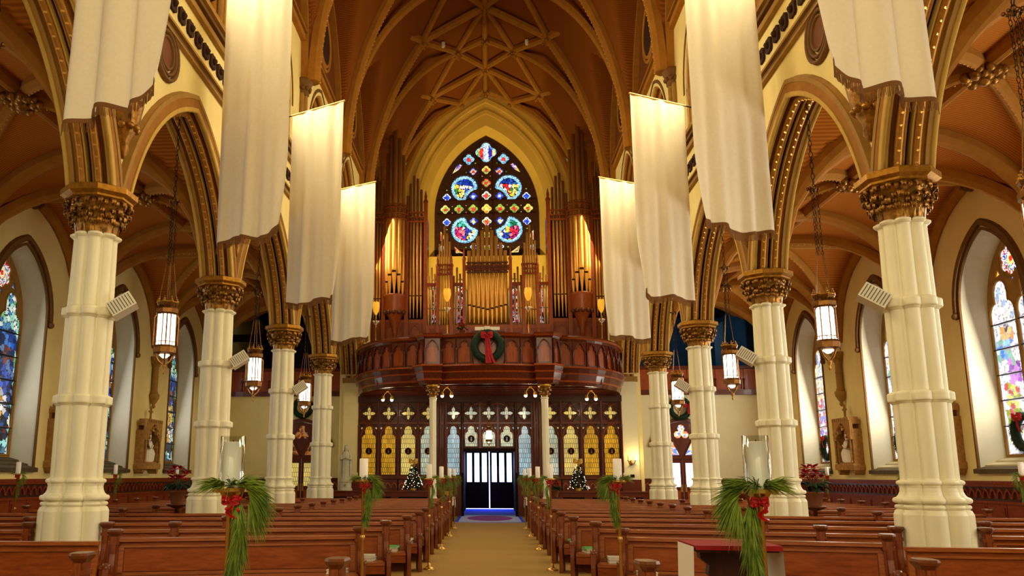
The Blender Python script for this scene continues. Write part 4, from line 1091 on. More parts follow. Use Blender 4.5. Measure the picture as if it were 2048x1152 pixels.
# ================================================================== pipe organ
def organ():
    O = thing('pipe_organ', 'tall wood cased pipe organ with gold pipes framing the great window', 'organ', (0, 0, 0))
    def pipe(x, y, zf, zm, zt, r):
        p = MB().lathe([(r*.22, zf-zm), (r*.95, -.02), (r, 0), (r, zt-zm), (r*.9, zt-zm)], 10).build('pipe', 'pipe', O, (x, y, zm))
        MB().box(-r*.72, r*.72, -r*1.03, -r*.55, .0, r*.75).build('mouth', 'wood_black', p)
        MB().prism([(-r*.6, r*.75), (r*.6, r*.75), (0, r*2.6)], lambda u, v, w: (u, -w, v), r*.9, r*1.0).build('upper_lip', 'pipe', p)
        return p
    def fret(x0, x1, y, z, m='organ_wood'):
        mb = MB(); mb.box(x0, x1, y-.06, y, z-.26, z-.19); mb.box(x0, x1, y-.06, y, z+.19, z+.26); mb.box(x0, x1, y-.05, y, z-.02, z+.02)
        n = max(1, int((x1-x0)/.24)); w = (x1-x0)/n
        for i in range(n):
            c = x0+(i+.5)*w
            for dz in (-.1, .1): mb.tube([(c+.075*cos(t*pi/4), y-.04, z+dz+.075*sin(t*pi/4)) for t in range(8)], .02, 4, loop=True)
        mb.build('carved_band', m, O)
    def post(x, y, z0, z1, w=.09):
        MB().box(x-w, x+w, y-.12, y+.12, z0, z1).build('post', 'organ_wood', O)
        MB().lathe([(w*1.2, z1), (w*1.4, z1+.08), (w*.6, z1+.2), (w*.8, z1+.3), (.01, z1+.62)], 6, (x, y, 0)).build('finial', 'organ_wood', O)
    YC = 37.6
    for s in (-1, 1):
        # lower case
        for x0, x1 in ((2.95, 3.75), (3.75, 4.85), (4.85, 5.4)):
            MB().box(min(s*x0, s*x1), max(s*x0, s*x1), YC, YC+.2, 5.1, 8.62).build('case_panel', 'organ_wood', O)
            c = s*(x0+x1)/2; hw = (x1-x0)/2-.08
            for za, zb in ((5.4, 6.9), (7.0, 8.45)): MB().plate([(c-hw, za), (c+hw, za), (c+hw, zb), (c-hw, zb)], [archloop(hw-.1, za+.1, zb-.5, .38, 5, 0, c)], fY(YC), 0, .05, back=False).build('arched_panel', 'wood_red', O)
        MB().box(min(s*3.9, s*4.7), max(s*3.9, s*4.7), YC-.02, YC+.05, 6.95, 7.45).build('dark_opening', 'wood_black', O)
        for x, z1 in ((2.86, 14.2), (3.74, 13.6), (4.80, 13.6), (5.42, 13.6)): post(s*x, YC, 5.1, z1)
        # backing so the case reads as deep
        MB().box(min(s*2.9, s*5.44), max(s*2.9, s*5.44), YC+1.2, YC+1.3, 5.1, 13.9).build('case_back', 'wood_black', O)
        MB().box(min(s*2.80, s*2.92), max(s*2.80, s*2.92), YC+.1, YC+1.3, 5.1, 13.6).build('case_side', 'organ_wood', O)
        # flats
        for i, (dx, zt) in enumerate(((.10, 14.9), (.27, 15.45), (.44, 15.6), (.60, 15.2), (.74, 14.6))): pipe(s*(2.98+dx), YC+.12, 8.7, 9.72-.0*i, zt, .068)
        for i, (dx, zt) in enumerate(((.05, 15.4), (.19, 15.6), (.33, 15.3), (.46, 15.0))): pipe(s*(4.95+dx), YC+.12, 8.7, 9.6, zt, .062)
        fret(min(s*2.92, s*3.7), max(s*2.92, s*3.7), YC-.02, 13.5); fret(min(s*4.86, s*5.4), max(s*4.86, s*5.4), YC-.02, 13.5)
        # round tower
        n = 5
        for i in range(n):
            t = (i-2)/2*1.1; x = s*4.27+.40*sin(t); y = YC-.05-.36*cos(t); zt = (16.6, 17.3, 17.75, 17.3, 16.5)[i]; zm = (10.3, 10.6, 10.75, 10.6, 10.3)[i]
            pipe(x, y, zm-1.0, zm, zt, (.10, .115, .13, .115, .10)[i])
        m = MB()
        for dz in (-.28, 0, .28): m.tube([(s*4.27+.55*sin(t), YC-.05-.52*cos(t), 13.6+dz) for t in [-1.4+2.8*j/12 for j in range(13)]], .04, 5)
        for j in range(11):
            t = -1.3+2.6*j/10; m.tube([(s*4.27+.55*sin(t), YC-.05-.52*cos(t), 13.3), (s*4.27+.55*sin(t+.12), YC-.05-.52*cos(t+.12), 13.9)], .022, 4)
            m.ball((s*4.27+.56*sin(t), YC-.05-.54*cos(t), 14.0), .05, 5, 4)
        m.build('carved_band', 'organ_wood', O)
        m = MB().lathe([(.04, 7.7), (.10, 7.85), (.12, 8.1), (.2, 8.4), (.34, 8.75), (.50, 8.95), (.53, 9.0), (.53, 9.6), (.57, 9.66), (.57, 9.74), (.5, 9.76)], 14, (s*4.27, YC, 0)); m.build('tower_corbel', 'organ_wood', O)
        m = MB()
        for j in range(12): m.ball((s*4.27+.48*cos(j*pi/6), YC+.48*sin(j*pi/6), 8.90), .11, 6, 4)
        m.build('corbel_carving', 'wood_dark', O)
    # middle: large flat of nine pipes, two small towers, four small flats
    YM = 37.3
    for i in range(-4, 5): pipe(i*.205, YM, 8.28+.03*abs(i), 8.95+.05*abs(i), 12.95-.22*abs(i)-.02*i*i, .092)
    MB().box(-1.0, 1.0, YM-.14, YM-.06, 10.80, 11.05).build('cross_rail', 'wood_red', O)
    fret(-.95, .95, YM-.14, 10.92, 'wood_dark')
    for s in (-1, 1):
        for i, z in enumerate((12.1, 12.6, 12.95, 12.6, 12.2)): pipe(s*1.95+(i-2)*.115, YM, 8.3, 8.95, z, .05)
        fret(s*1.95-.32, s*1.95+.32, YM-.1, 10.85, 'wood_red')
        for i, z in enumerate((10.7, 11.0, 10.6)):
            pipe(s*(1.25+.14*i), YM+.1, 8.3, 9.05, z, .045); pipe(s*(2.42+.14*i), YM+.1, 8.3, 9.05, z, .045)
        MB().box(min(s*1.12, s*1.64), max(s*1.12, s*1.64), YM-.02, YM+.04, 10.1, 10.25).build('cross_rail', 'wood_red', O)
        MB().box(min(s*2.3, s*2.8), max(s*2.3, s*2.8), YM-.02, YM+.04, 10.1, 10.25).build('cross_rail', 'wood_red', O)
        for x, z in ((1.06, 11.3), (1.64, 11.0), (2.28, 11.0)): post(s*x, YM, 5.1, z, .07)
    MB().box(-2.8, 2.8, YM-.05, YM+.15, 5.1, 8.28).build('case_panel', 'organ_wood', O)
    for i in range(-3, 4): MB().plate([(i*.76-.34, 6.6), (i*.76+.34, 6.6), (i*.76+.34, 8.1), (i*.76-.34, 8.1)], [archloop(.26, 6.7, 7.6, .36, 5, 0, i*.76)], fY(YM-.05), 0, .04, back=False).build('arched_panel', 'wood_red', O)
    return O
organ()
# ================================================================== arcade columns
def lobed(n=8, d=.16):
    def f(t):
        b = 0
        R, r = .76, .31
        for k in range(n):
            dd = t-2*pi*k/n; q = r*r-(R*sin(dd))**2
            if q > 0 and cos(dd) > 0: b = max(b, R*cos(dd)+sqrt(q))
        return b/1.03
    return f
LOB = lobed()
def column_proto():
    t = thing('column', '', 'column')
    ph = pi/8
    def L(name, prof, m='cream', n=96): MB().lathe(prof, n, sec=LOB, ph=ph, sharp=True).build(name, m, t)
    def tor(r, z, q, k=6): return [(r+q*cos(-pi/2+pi*j/k), z+q*sin(-pi/2+pi*j/k)) for j in range(k+1)]
    L('plinth', [(.47, 0), (.47, .28), (.44, .32), (.432, 1.12), (.41, 1.17), (.39, 1.18)])
    L('base_moulding', [(.39, 1.18)]+tor(.385, 1.215, .028)+[(.37, 1.245), (.37, 1.255)]+tor(.392, 1.295, .038)+[(.385, 1.335), (.362, 1.36), (.345, 1.40), (.338, 1.45), (.345, 1.475)]+tor(.343, 1.515, .03)+[(.325, 1.55), (.322, 1.57)])
    L('lower_shaft', [(.322, 1.57), (.325, 2.53)]); L('middle_shaft', [(.31, 2.67), (.306, 3.76)]); L('upper_shaft', [(.296, 3.90), (.283, 4.90)])
    for z, r in ((2.60, .322), (3.83, .307)):
        L('shaft_ring', [(r, z-.085), (r+.012, z-.075), (r+.025, z-.06), (r+.048, z-.045), (r+.052, z-.03), (r+.052, z+.045), (r+.045, z+.06), (r+.02, z+.07), (r-.006, z+.085)])
    L('necking', [(.283, 4.88), (.29, 4.90), (.315, 4.915), (.335, 4.935), (.335, 4.955), (.30, 4.975)])
    bell = MB().lathe([(.268, 4.97), (.275, 5.12), (.30, 5.28), (.40, 5.44)], 24)
    def leaf(a, z0, k, w):
        """one curled acanthus leaf of three lobes growing from the bell at angle a"""
        for da, kk, ww in ((0, 1, 1), (-.15, .80, .7), (.15, .80, .7)):
            rs = []
            for r, z, q in ((.272, -.17, .7), (.295, -.06, 1.0), (.33, .03, 1.15), (.40, .075, 1.1), (.445, .055, .8), (.44, .0, .55), (.405, .0, .2)):
                rr = .272+(r-.255)*k*kk; zz = z0-.0+z*kk; aa = a+da*(.5+(r-.255)*4); h = w*q*ww/rr
                rs.append([((rr-.012)*cos(aa-h), (rr-.012)*sin(aa-h), zz-.012), (rr*cos(aa-h*.5)+.0, rr*sin(aa-h*.5), zz+.012), ((rr-.014)*cos(aa), (rr-.014)*sin(aa), zz), (rr*cos(aa+h*.5), rr*sin(aa+h*.5), zz+.012), ((rr-.012)*cos(aa+h), (rr-.012)*sin(aa+h), zz-.012)])
            bell.rings(rs, closed=False, cap=False, smooth=True)
        bell.ball(((.255+.17*k)*cos(a), (.255+.17*k)*sin(a), z0+.03), .028, 6, 4)
    for i in range(12): leaf(2*pi*i/12, 5.10, .62, .052)
    for i in range(8): leaf(2*pi*i/8, 5.17, .82, .055)
    for i in range(8): leaf(2*pi*(i+.5)/8, 5.24, 1.0, .06)
    for i in range(16): leaf(2*pi*(i+.25)/16, 5.36, 1.12, .045)
    bell.build('leaf_capital', 'gilt_dark', t)
    MB().lathe([(.42, 5.43), (.47, 5.46), (.47, 5.49), (.53, 5.53), (.53, 5.61), (.50, 5.63)], 8, smooth=False, ph=pi/8).build('abacus', 'gilt', t)
    return t
cp = column_proto(); first = True
for s in (-1, 1):
    for k in range(-1, 4):
        lab = 'cream clustered column with gilded leaf capital, %s from the organ gallery %s' % (ORD[3-k], SIDE[s])
        if first: cp.location = (s*5.62, YK(k), 0); cp['label'] = lab; cp['group'] = 'arcade columns'; first = False
        else: dup(cp, (s*5.62, YK(k), 0), label=lab)
# slim columns under the gallery
def slim(s):
    t = thing('slim_column', 'slim pale column under the organ gallery %s' % SIDE[s], 'column', (s*1.93, 29.0, 0), group='gallery columns')
    MB().lathe([(.19, 0), (.19, .7), (.16, .75)], 8).build('plinth', 'cream', t)
    MB().lathe([(.16, .75), (.17, .8), (.14, .86), (.125, .9)], 16).build('base_moulding', 'cream', t)
    MB().lathe([(.118, .9), (.112, 4.2)], 32, sec=lambda a: 1+.06*cos(8*a)).build('shaft', 'cream', t)
    MB().lathe([(.11, 4.18), (.14, 4.2), (.14, 4.23), (.11, 4.25)], 16).build('necking', 'cream', t)
    m = MB().lathe([(.11, 4.25), (.13, 4.45), (.2, 4.6)], 12)
    for z, r, k in ((4.36, .15, 8), (4.50, .19, 8)):
        for i in range(k): m.ball((r*cos(i*pi/4+z*3), r*sin(i*pi/4+z*3), z), .055, 6, 4)
    m.build('leaf_capital', 'gilt_dark', t)
    MB().lathe([(.2, 4.59), (.24, 4.62), (.24, 4.68), (.22, 4.70)], 8, smooth=False).build('abacus', 'gilt', t)
for s in (-1, 1): slim(s)
# loudspeakers bracketed to the columns
def speaker(s, k):
    t = thing('loudspeaker', 'white louvred loudspeaker on the %s column from the organ gallery, %s' % (ORD[3-k], SIDE[s][7:]), 'speaker', (s*5.12, YK(k)-.08, 3.92), group='column loudspeakers')
    R = Matrix.Rotation(-s*.35, 4, 'Z') @ Matrix.Rotation(s*.6, 4, 'Y') @ Matrix.Rotation(-.2, 4, 'X')
    def T(mb):
        mb.v = [tuple(R @ Vector(p)) for p in mb.v]; return mb
    T(MB().box(-.18, .18, -.12, .10, -.11, .11)).build('cabinet', 'white_plastic', t)
    for i in range(8): T(MB().box(-.155+i*.042, -.143+i*.042, -.126, -.12, -.09, .09)).build('louvre', 'grille', t)
    MB().tube([(0, .1, 0), (s*.1, .1, -.1), (s*.19, .09, -.12)], .02, 6).build('bracket', 'white_plastic', t)
for s in (-1, 1):
    for k in (0, 1, 2): speaker(s, k)
# ================================================================== hanging lanterns
def lantern(loc, label, zc, scale=1, n=8, group='arcade lanterns', top=8.0):
    """zc = centre of the glass; chain up to 'top'"""
    t = thing('hanging_lantern', label, 'lantern', (loc[0], loc[1], zc), group=group)
    r = .17*scale; h = .27*scale
    MB().lathe([(r, -h), (r*.97, h)], n, smooth=False, cap=True).build('glass', 'lantern_glass', t)
    for i in range(n):
        a = 2*pi*i/n; p = MB().tube([(r*1.03*cos(a), r*1.03*sin(a), -h), (r*1.0*cos(a), r*1.0*sin(a), h)], .010*scale, 4); p.build('glazing_bar', 'bronze', t)
    for i in range(0, n, 2):
        a = 2*pi*i/n+pi/n*1; MB().tube([(r*1.22*cos(a), r*1.22*sin(a), -h*1.0), (r*1.22*cos(a), r*1.22*sin(a), h*.8), (r*1.05*cos(a), r*1.05*sin(a), h)], .013*scale, 5).build('buttress', 'bronze', t)
    m = MB()
    for i in range(n):
        a0, a1 = 2*pi*i/n, 2*pi*(i+1)/n
        A = Vector((r*1.02*cos(a0), r*1.02*sin(a0), 0)); B = Vector((r*1.02*cos(a1), r*1.02*sin(a1), 0))
        for z, hh in ((h*.72, h*.28), ):
            P = [A.lerp(B, .5+u)+Vector((0, 0, z+v)) for u, v in parch(.5, hh*.9, 3)]; m.tube(P, .009*scale, 4)
        m.tube([A+Vector((0, 0, -h*.78)), B+Vector((0, 0, -h*.78))], .007*scale, 4)
        C_ = A.lerp(B, .5); m.tube([C_+Vector((0, 0, -h)), C_+Vector((0, 0, -h*.78))], .007*scale, 4)
    m.build('tracery', 'bronze', t)
    MB().lathe([(r*1.05, h), (r*1.18, h+.03*scale), (r*1.18, h+.10*scale), (r*.95, h+.14*scale), (r*1.1, h+.2*scale)], n, smooth=False).build('crown_band', 'bronze', t)
    m = MB()
    for i in range(n):
        a = 2*pi*i/n; z = h+.2*scale
        for dz, q, rr in ((.03, 1.0, .03), (.07, .95, .022), (.11, .9, .016)): m.ball((r*q*cos(a), r*q*sin(a), z+dz*scale), rr*scale, 5, 4)
    m.tube([(r*cos(2*pi*j/16), r*sin(2*pi*j/16), h+.22*scale) for j in range(16)], .016*scale, 5, loop=True)
    m.build('cresting', 'gilt', t)
    MB().lathe([(r*.55, -h-.16*scale), (r*1.15, -h-.13*scale), (r*1.18, -h-.04*scale), (r*1.02, -h)], n, smooth=False).build('base_band', 'bronze', t)
    MB().lathe([(r*.2, -h-.22*scale), (r*.55, -h-.17*scale)], n).build('bottom_glass', 'lantern_glass', t)
    m = MB()
    for i in range(4):
        a = 2*pi*i/4+.4; m.tube([(r*.95*cos(a), r*.95*sin(a), -h-.15*scale), (r*.6*cos(a), r*.6*sin(a), -h-.27*scale), (.02*cos(a), .02*sin(a), -h-.34*scale)], .016*scale, 5)
    m.lathe([(.01, -h-.50*scale), (.025*scale, -h-.46*scale), (.012*scale, -h-.43*scale), (.04*scale, -h-.38*scale), (.03*scale, -h-.33*scale)], 8); m.build('pendant', 'gilt_dark', t)
    # rods to a spreader, chains from there up
    zs = h+.95*scale if scale > .8 else h+.5
    zr = h+.3*scale
    for i in range(4):
        a = 2*pi*i/4+.5; MB().tube([(r*.92*cos(a), r*.92*sin(a), h+.2*scale), (.06*cos(a), .06*sin(a), zs)], .007, 4).build('rod', 'bronze', t)
    ztop = top-zc
    links = MB(); z = zs
    zj = min(ztop, zs+1.15*scale)
    k = 0
    while z < zj:
        for i in range(3):
            a = 2*pi*i/3; c = Vector((.05*cos(a), .05*sin(a), z)); e = k % 2
            links.tube([c+Vector((.018*cos(q)*(1-e), .018*cos(q)*e, .04*sin(q))) for q in [2*pi*j/6 for j in range(6)]], .005, 3, loop=True)
        z += .065; k += 1
    while z < ztop:
        c = Vector((0, 0, z)); e = k % 2
        links.tube([c+Vector((.03*cos(q)*(1-e), .03*cos(q)*e, .06*sin(q))) for q in [2*pi*j/6 for j in range(6)]], .008, 3, loop=True); z += .10; k += 1
    links.build('chain', 'iron', t)
    if zj < ztop-.1:
        m = MB(); leafball(m, (0, 0, zj), .10, 10, .5); m.build('chain_boss', 'bronze', t)
    point('lantern_light', (loc[0], loc[1], zc), 42*scale, (1, .83, .46), .16)
for s in (-1, 1):
    for k in range(-1, 3):
        lantern((s*5.62, YK(k+.5)), 'glowing gilt lantern in the %s arcade arch from the organ gallery %s' % (ORD[3-k], SIDE[s]), 4.08)
lantern((0, 33.15), 'small white glowing lantern hanging before the middle of the narthex screen', 3.15, .62, 6, None, 4.78)
# ================================================================== banners
def banner(s, i, Yc):
    lab = 'white hanging banner with brown fringe, %s from the organ gallery %s' % (ORD[3-i], SIDE[s])
    t = thing('banner', lab, 'banner', (0, 0, 0), group='nave banners')
    zt, zb = 10.9, 5.82; A = Vector((s*5.08, Yc+.40, 0)); B = Vector((s*3.58, Yc-.40, 0)); d = (B-A); nrm = Vector((d.y, -d.x, 0)).normalized()
    if nrm.y > 0: nrm = -nrm
    rnd = random.Random(i*7+s); ph = [rnd.uniform(0, 6) for _ in range(4)]
    nu, nv = 48, 26
    curl = rnd.uniform(.8, 1.1)
    def fold(u, v):
        k = .3+.9*v
        q = .040*sin(u*19+ph[0]+.5*v)+.026*sin(u*31+ph[1])+.02*sin(u*8+ph[2]+v)
        # free inner lower corner curls towards the viewer
        cu = max(0, (u-.80)/.20)*max(0, (v-.72)/.28)
        if i == 0: q = q*.6+.075*sin(u*17+ph[0])
        return q*k+cu*cu*.12*curl, cu
    def P(u, v, dz=0):
        q, cu = fold(u, v)
        uu = u-.06*cu*curl
        z = zt-(zt-zb)*v-.05*sin(u*9+ph[3])*v+.10*cu*curl*v+dz
        return A+d*uu+nrm*q+Vector((0, 0, z))
    m = MB(); m.rings([[P(j/nu, i_/nv) for j in range(nu+1)] for i_ in range(nv+1)], closed=False, cap=False, smooth=True); m.build('cloth', 'banner', t)
    fr = MB()
    fr.rings([[P(j/nu, 1, .01)+nrm*.006 for j in range(nu+1)], [P(j/nu, 1, -.05)+nrm*.012 for j in range(nu+1)]], closed=False, cap=False)
    for j in range(150):
        u = (j+.5)/150; p = P(u, 1, -.04)+nrm*(.008+.006*rnd.random()); e = p+Vector((d.x*.003*rnd.uniform(-1, 1), 0, -.10-.03*rnd.random()))
        w = d*.0030
        fr.add([p-w, p+w, e+w*1.2, e-w*1.2], [(0, 1, 2, 3)])
    fr.build('fringe', 'fringe', t)
    MB().tube([A+d*-.03+Vector((0, 0, zt)), B+d*.02+Vector((0, 0, zt))], .022, 8).build('rod', 'brass', t)
    MB().tube([A+Vector((0, 0, zt)), Vector((s*5.45, Yc+.55, zt-.02))], .02, 6).build('wall_bracket', 'iron', t)
for s in (-1, 1):
    for i, Yc in enumerate((8.85, 14.3, 19.95, 25.9)): banner(s, i, Yc)
# ================================================================== pews
def endboard():
    m = MB(); f = lambda u, v, w: (w, -u, v)
    m.prism([(-.03, 0), (.50, 0), (.50, .40), (.485, .53), (.45, .60), (.40, .62), (.35, .585), (.31, .50), (.22, .50), (.14, .57), (.095, .70), (.085, .90), (-.03, .90)], f, -.03, .03)
    return m.mesh('end_board')
def postmesh():
    m = MB(); m.box(-.05, .05, -.07, .05, 0, .90); m.box(-.062, .062, -.085, .062, .80, .84); return m.mesh('post')
def capmesh():
    m = MB(); a, b = .075, .115
    def ring(k, z, dz=.0): return [(x*k, y*k-.01, z) for x, y in ((-a, -b+.04), (-a+.04, -b), (a-.04, -b), (a, -b+.04), (a, b-.04), (a-.04, b), (-a+.04, b), (-a, b-.04))]
    m.rings([ring(.6, .89), ring(1.0, .935), ring(1.06, .955), ring(.98, .975)], smooth=False); return m.mesh('cap')
def scrollmesh():
    m = MB(); m.lathe([(.0, -.04), (.055, -.04), (.06, 0), (.055, .04), (.0, .04)], 10)
    m.v = [(z, -.41+x, .575+y) for x, y, z in m.v]; return m.mesh('arm_scroll')
EB, PM, CM, SM = endboard(), postmesh(), capmesh(), scrollmesh()
pew_seats = {}
def pew(pts, label, name='pew', low=0, open_end=False):
    """pts: plan polyline from the aisle outwards; one segment = one panelled bay between two posts"""
    base = Vector((pts[0][0], pts[0][1], 0)); t = thing(name, label, 'pew', base, group='pews')
    for i, p in enumerate(pts):
        if open_end and i == 0: continue
        a = pts[max(0, i-1)]; b = pts[min(len(pts)-1, i+1)]; rz = atan2(b[1]-a[1], b[0]-a[0])
        if p[0] < 0: rz += pi
        L = (p[0]-base.x, p[1]-base.y, 0)
        q = ob('post', PM, 'pew_post', t, L, rz)
        ob('cap', CM, 'cap_wood', q); e = ob('end_board', EB, 'pew_post', q); ob('arm_scroll', SM, 'cap_wood', q)
    for (x0, y0), (x1, y1) in zip(pts[:-1], pts[1:]):
        if x0 > x1: x0, y0, x1, y1 = x1, y1, x0, y0
        l = hypot(x1-x0, y1-y0); rz = atan2(y1-y0, x1-x0); L = (x0-base.x, y0-base.y, 0)
        def bx(nm, m, u0, u1, v0, v1, z0, z1, rake=0):
            if low and z1 > .5: z0 -= low; z1 -= low
            mb = MB(); mb.box(u0, u1, v0, v1, z0, z1)
            if rake: mb.v = [(x, y+rake*(z-.42), z) for x, y, z in mb.v]
            return mb.build(nm, m, t, L, rz)
        g = .05
        bx('back', 'pew_panel', g, l-g, -.015, .02, .14, .84, .06)
        bx('top_rail', 'pew', g, l-g, -.06, .045, .832, .872, .06); bx('rail_moulding', 'pew', g, l-g, -.04, .0, .765, .79, .06)
        bx('seat', 'pew', g, l-g, -.47, .0, .41, .45); bx('seat_front', 'pew_panel', g, l-g, -.45, -.42, .30, .41)
        bx('kneeler', 'pew_post', g+.1, l-g-.1, .30, .44, .10, .17)
        n = max(1, round(l/1.35)); w = (l-2*g)/n
        for j in range(n): bx('field_panel', 'pew_panel', g+j*w+.07, g+(j+1)*w-.07, -.032, -.012, .50, .735, .06)
        for j in range(n+1): bx('stile', 'pew', g+j*w-(.0 if j == 0 else .05 if j < n else .06), g+j*w+(.06 if j == 0 else .05 if j < n else 0), -.036, -.010, .46, .765, .06)
        bx('bottom_stile', 'pew', g, l-g, -.036, -.01, .455, .49, .06)
    return t
MID = [9.8, 11.4, 13.05, 14.7, 16.3, 17.9, 19.35, 20.7, 22.05, 23.35, 24.6, 25.8, 27.0]
ROWS = {}
for s in (-1, 1):
    sd = SIDE[s]
    pew([(s*1.17, 6.62), (s*3.33, 6.90), (s*5.2, 6.6)], 'wood pew standing apart in front of all other pew rows %s' % sd, low=.09)
    for i, ym in enumerate(MID):
        g = max(.15, .42-.02*i); xi = (1.60, 1.46, 1.30)[i] if i < 3 else 1.24; dy = (.72, .62, .45)[i] if i < 3 else g
        inner = (xi, ym+dy); mid = (4.36 if i == 0 else 4.25 if i == 1 else 4.05, ym)
        o2 = (6.95, ym-(.6 if i == 0 else .5*g/.42)); o3 = (9.65, ym-(.85 if i == 0 else .75*g/.42))
        ROWS[i] = inner
        yx = ym-.25
        clash = any(YK(k)-.42 < yx < YK(k)+.98 for k in range(-1, 4))
        nm = '%s row behind the front pew' % ORD[i]
        if i == 0:
            pew([(s*inner[0], inner[1]), (s*mid[0], mid[1])], 'panelled pew, nave part of the %s %s' % (nm, sd))
            pew([(s*4.28, 9.32), (s*9.65, 8.85)], 'panelled pew, aisle part of the %s %s' % (nm, sd), open_end=True)
        elif clash:
            e = 5.12
            pew([(s*inner[0], inner[1]), (s*mid[0], mid[1]), (s*e, mid[1]-.15)], 'panelled pew, nave part of the %s %s' % (nm, sd))
            pew([(s*(7.0 if i == 5 else 6.12), mid[1]-.3), (s*o3[0], o3[1])], 'panelled pew, aisle part of the %s %s' % (nm, sd))
        else:
            pew([(s*inner[0], inner[1]), (s*mid[0], mid[1]), (s*o2[0], o2[1]), (s*o3[0], o3[1])], 'long panelled wood pew, %s, %s' % (nm, sd))
# books left on the seats by the centre aisle
def book(i, s, off, m, lab, lean=0, sz=(.20, .26, .05), z=.452):
    x, y = ROWS[i]; o = thing('book', lab, 'book', (s*(x+off), y-.24, z), s*.15+random.uniform(-.2, .2), group='books on the pews')
    w, d, h = sz
    MB().box(-w/2, w/2, -d/2, d/2, 0, .008).build('cover', m, o); MB().box(-w/2+.006, w/2-.006, -d/2+.006, d/2-.006, .008, h-.008).build('pages', 'book_white', o); MB().box(-w/2, w/2, -d/2, d/2, h-.008, h).build('cover', m, o)
    if lean: o.rotation_euler = (0, s*lean, .2); o.location.z += .10
for s in (-1, 1):
    for i in range(5):
        w = '%s row behind the front pew %s' % (ORD[i], SIDE[s])
        book(i, s, .22, 'book_white', 'white paperback on the pew seat, %s' % w)
        if i in (1, 2, 3): book(i, s, .20, 'book_green' if (i, s) in ((2, -1), (2, 1), (3, 1)) else 'book_white', '%s book atop a paperback, %s' % ('green' if (i, s) in ((2, -1), (2, 1), (3, 1)) else 'thin white', w), z=.503, sz=(.17, .24, .03))
# ================================================================== pine, bows, candle stands
def needles(mb, c, axis, n, ln, spread, w=.004, rnd=random):
    ax = Vector(axis).normalized(); t = ax.orthogonal().normalized(); b = ax.cross(t)
    for _ in range(n):
        a = rnd.uniform(0, 2*pi); q = rnd.uniform(.0, spread); d = (ax+(t*cos(a)+b*sin(a))*q).normalized(); l = ln*rnd.uniform(.6, 1.1)
        p = Vector(c)+(t*cos(a)+b*sin(a))*rnd.uniform(0, .012); sdv = d.cross(Vector((rnd.uniform(-1, 1), rnd.uniform(-1, 1), rnd.uniform(-1, 1)))).normalized()*w
        m = p+d*l*.55+Vector((0, 0, -.10*l)); e = p+d*l+Vector((0, 0, -.32*l))
        mb.add([p-sdv*.6, p+sdv*.6, m+sdv, m-sdv, e], [(0, 1, 2, 3), (3, 2, 4)])
def bow(parent, c, r, m='red', tail=.2, front=(0, -1, 0), knot=True):
    """two loops, a knot and two tails"""
    mb = MB(); c = Vector(c)
    for sg in (-1, 1):
        for tilt in (.45, -.1):
            P = [c+Vector((sg*r*(1-cos(a))*.5*1.1, -abs(sin(a))*r*.35*(1 if a < pi else .4), r*(.45*sin(a)*.7+tilt*(1-cos(a))*.35))) for a in [2*pi*j/12 for j in range(13)]]
            mb.rings([[p+Vector((0, 0, -r*.18)), p+Vector((0, 0, r*.18))] for p in P], closed=False, cap=False, smooth=True)
    for sg, dx in ((-1, -.25), (1, .12)):
        P = [c+Vector((dx*tail*q*sg+.02*sin(q*7), -.02-.015*sin(q*5), -tail*q)) for q in [j/6 for j in range(7)]]
        mb.rings([[p+Vector((-r*.2, 0, 0)), p+Vector((r*.2, 0, 0))] for p in P], closed=False, cap=False, smooth=True)
    mb.ball(c+Vector((0, -.1*r, 0)), r*.2, 8, 5); mb.build('bow', m, parent)
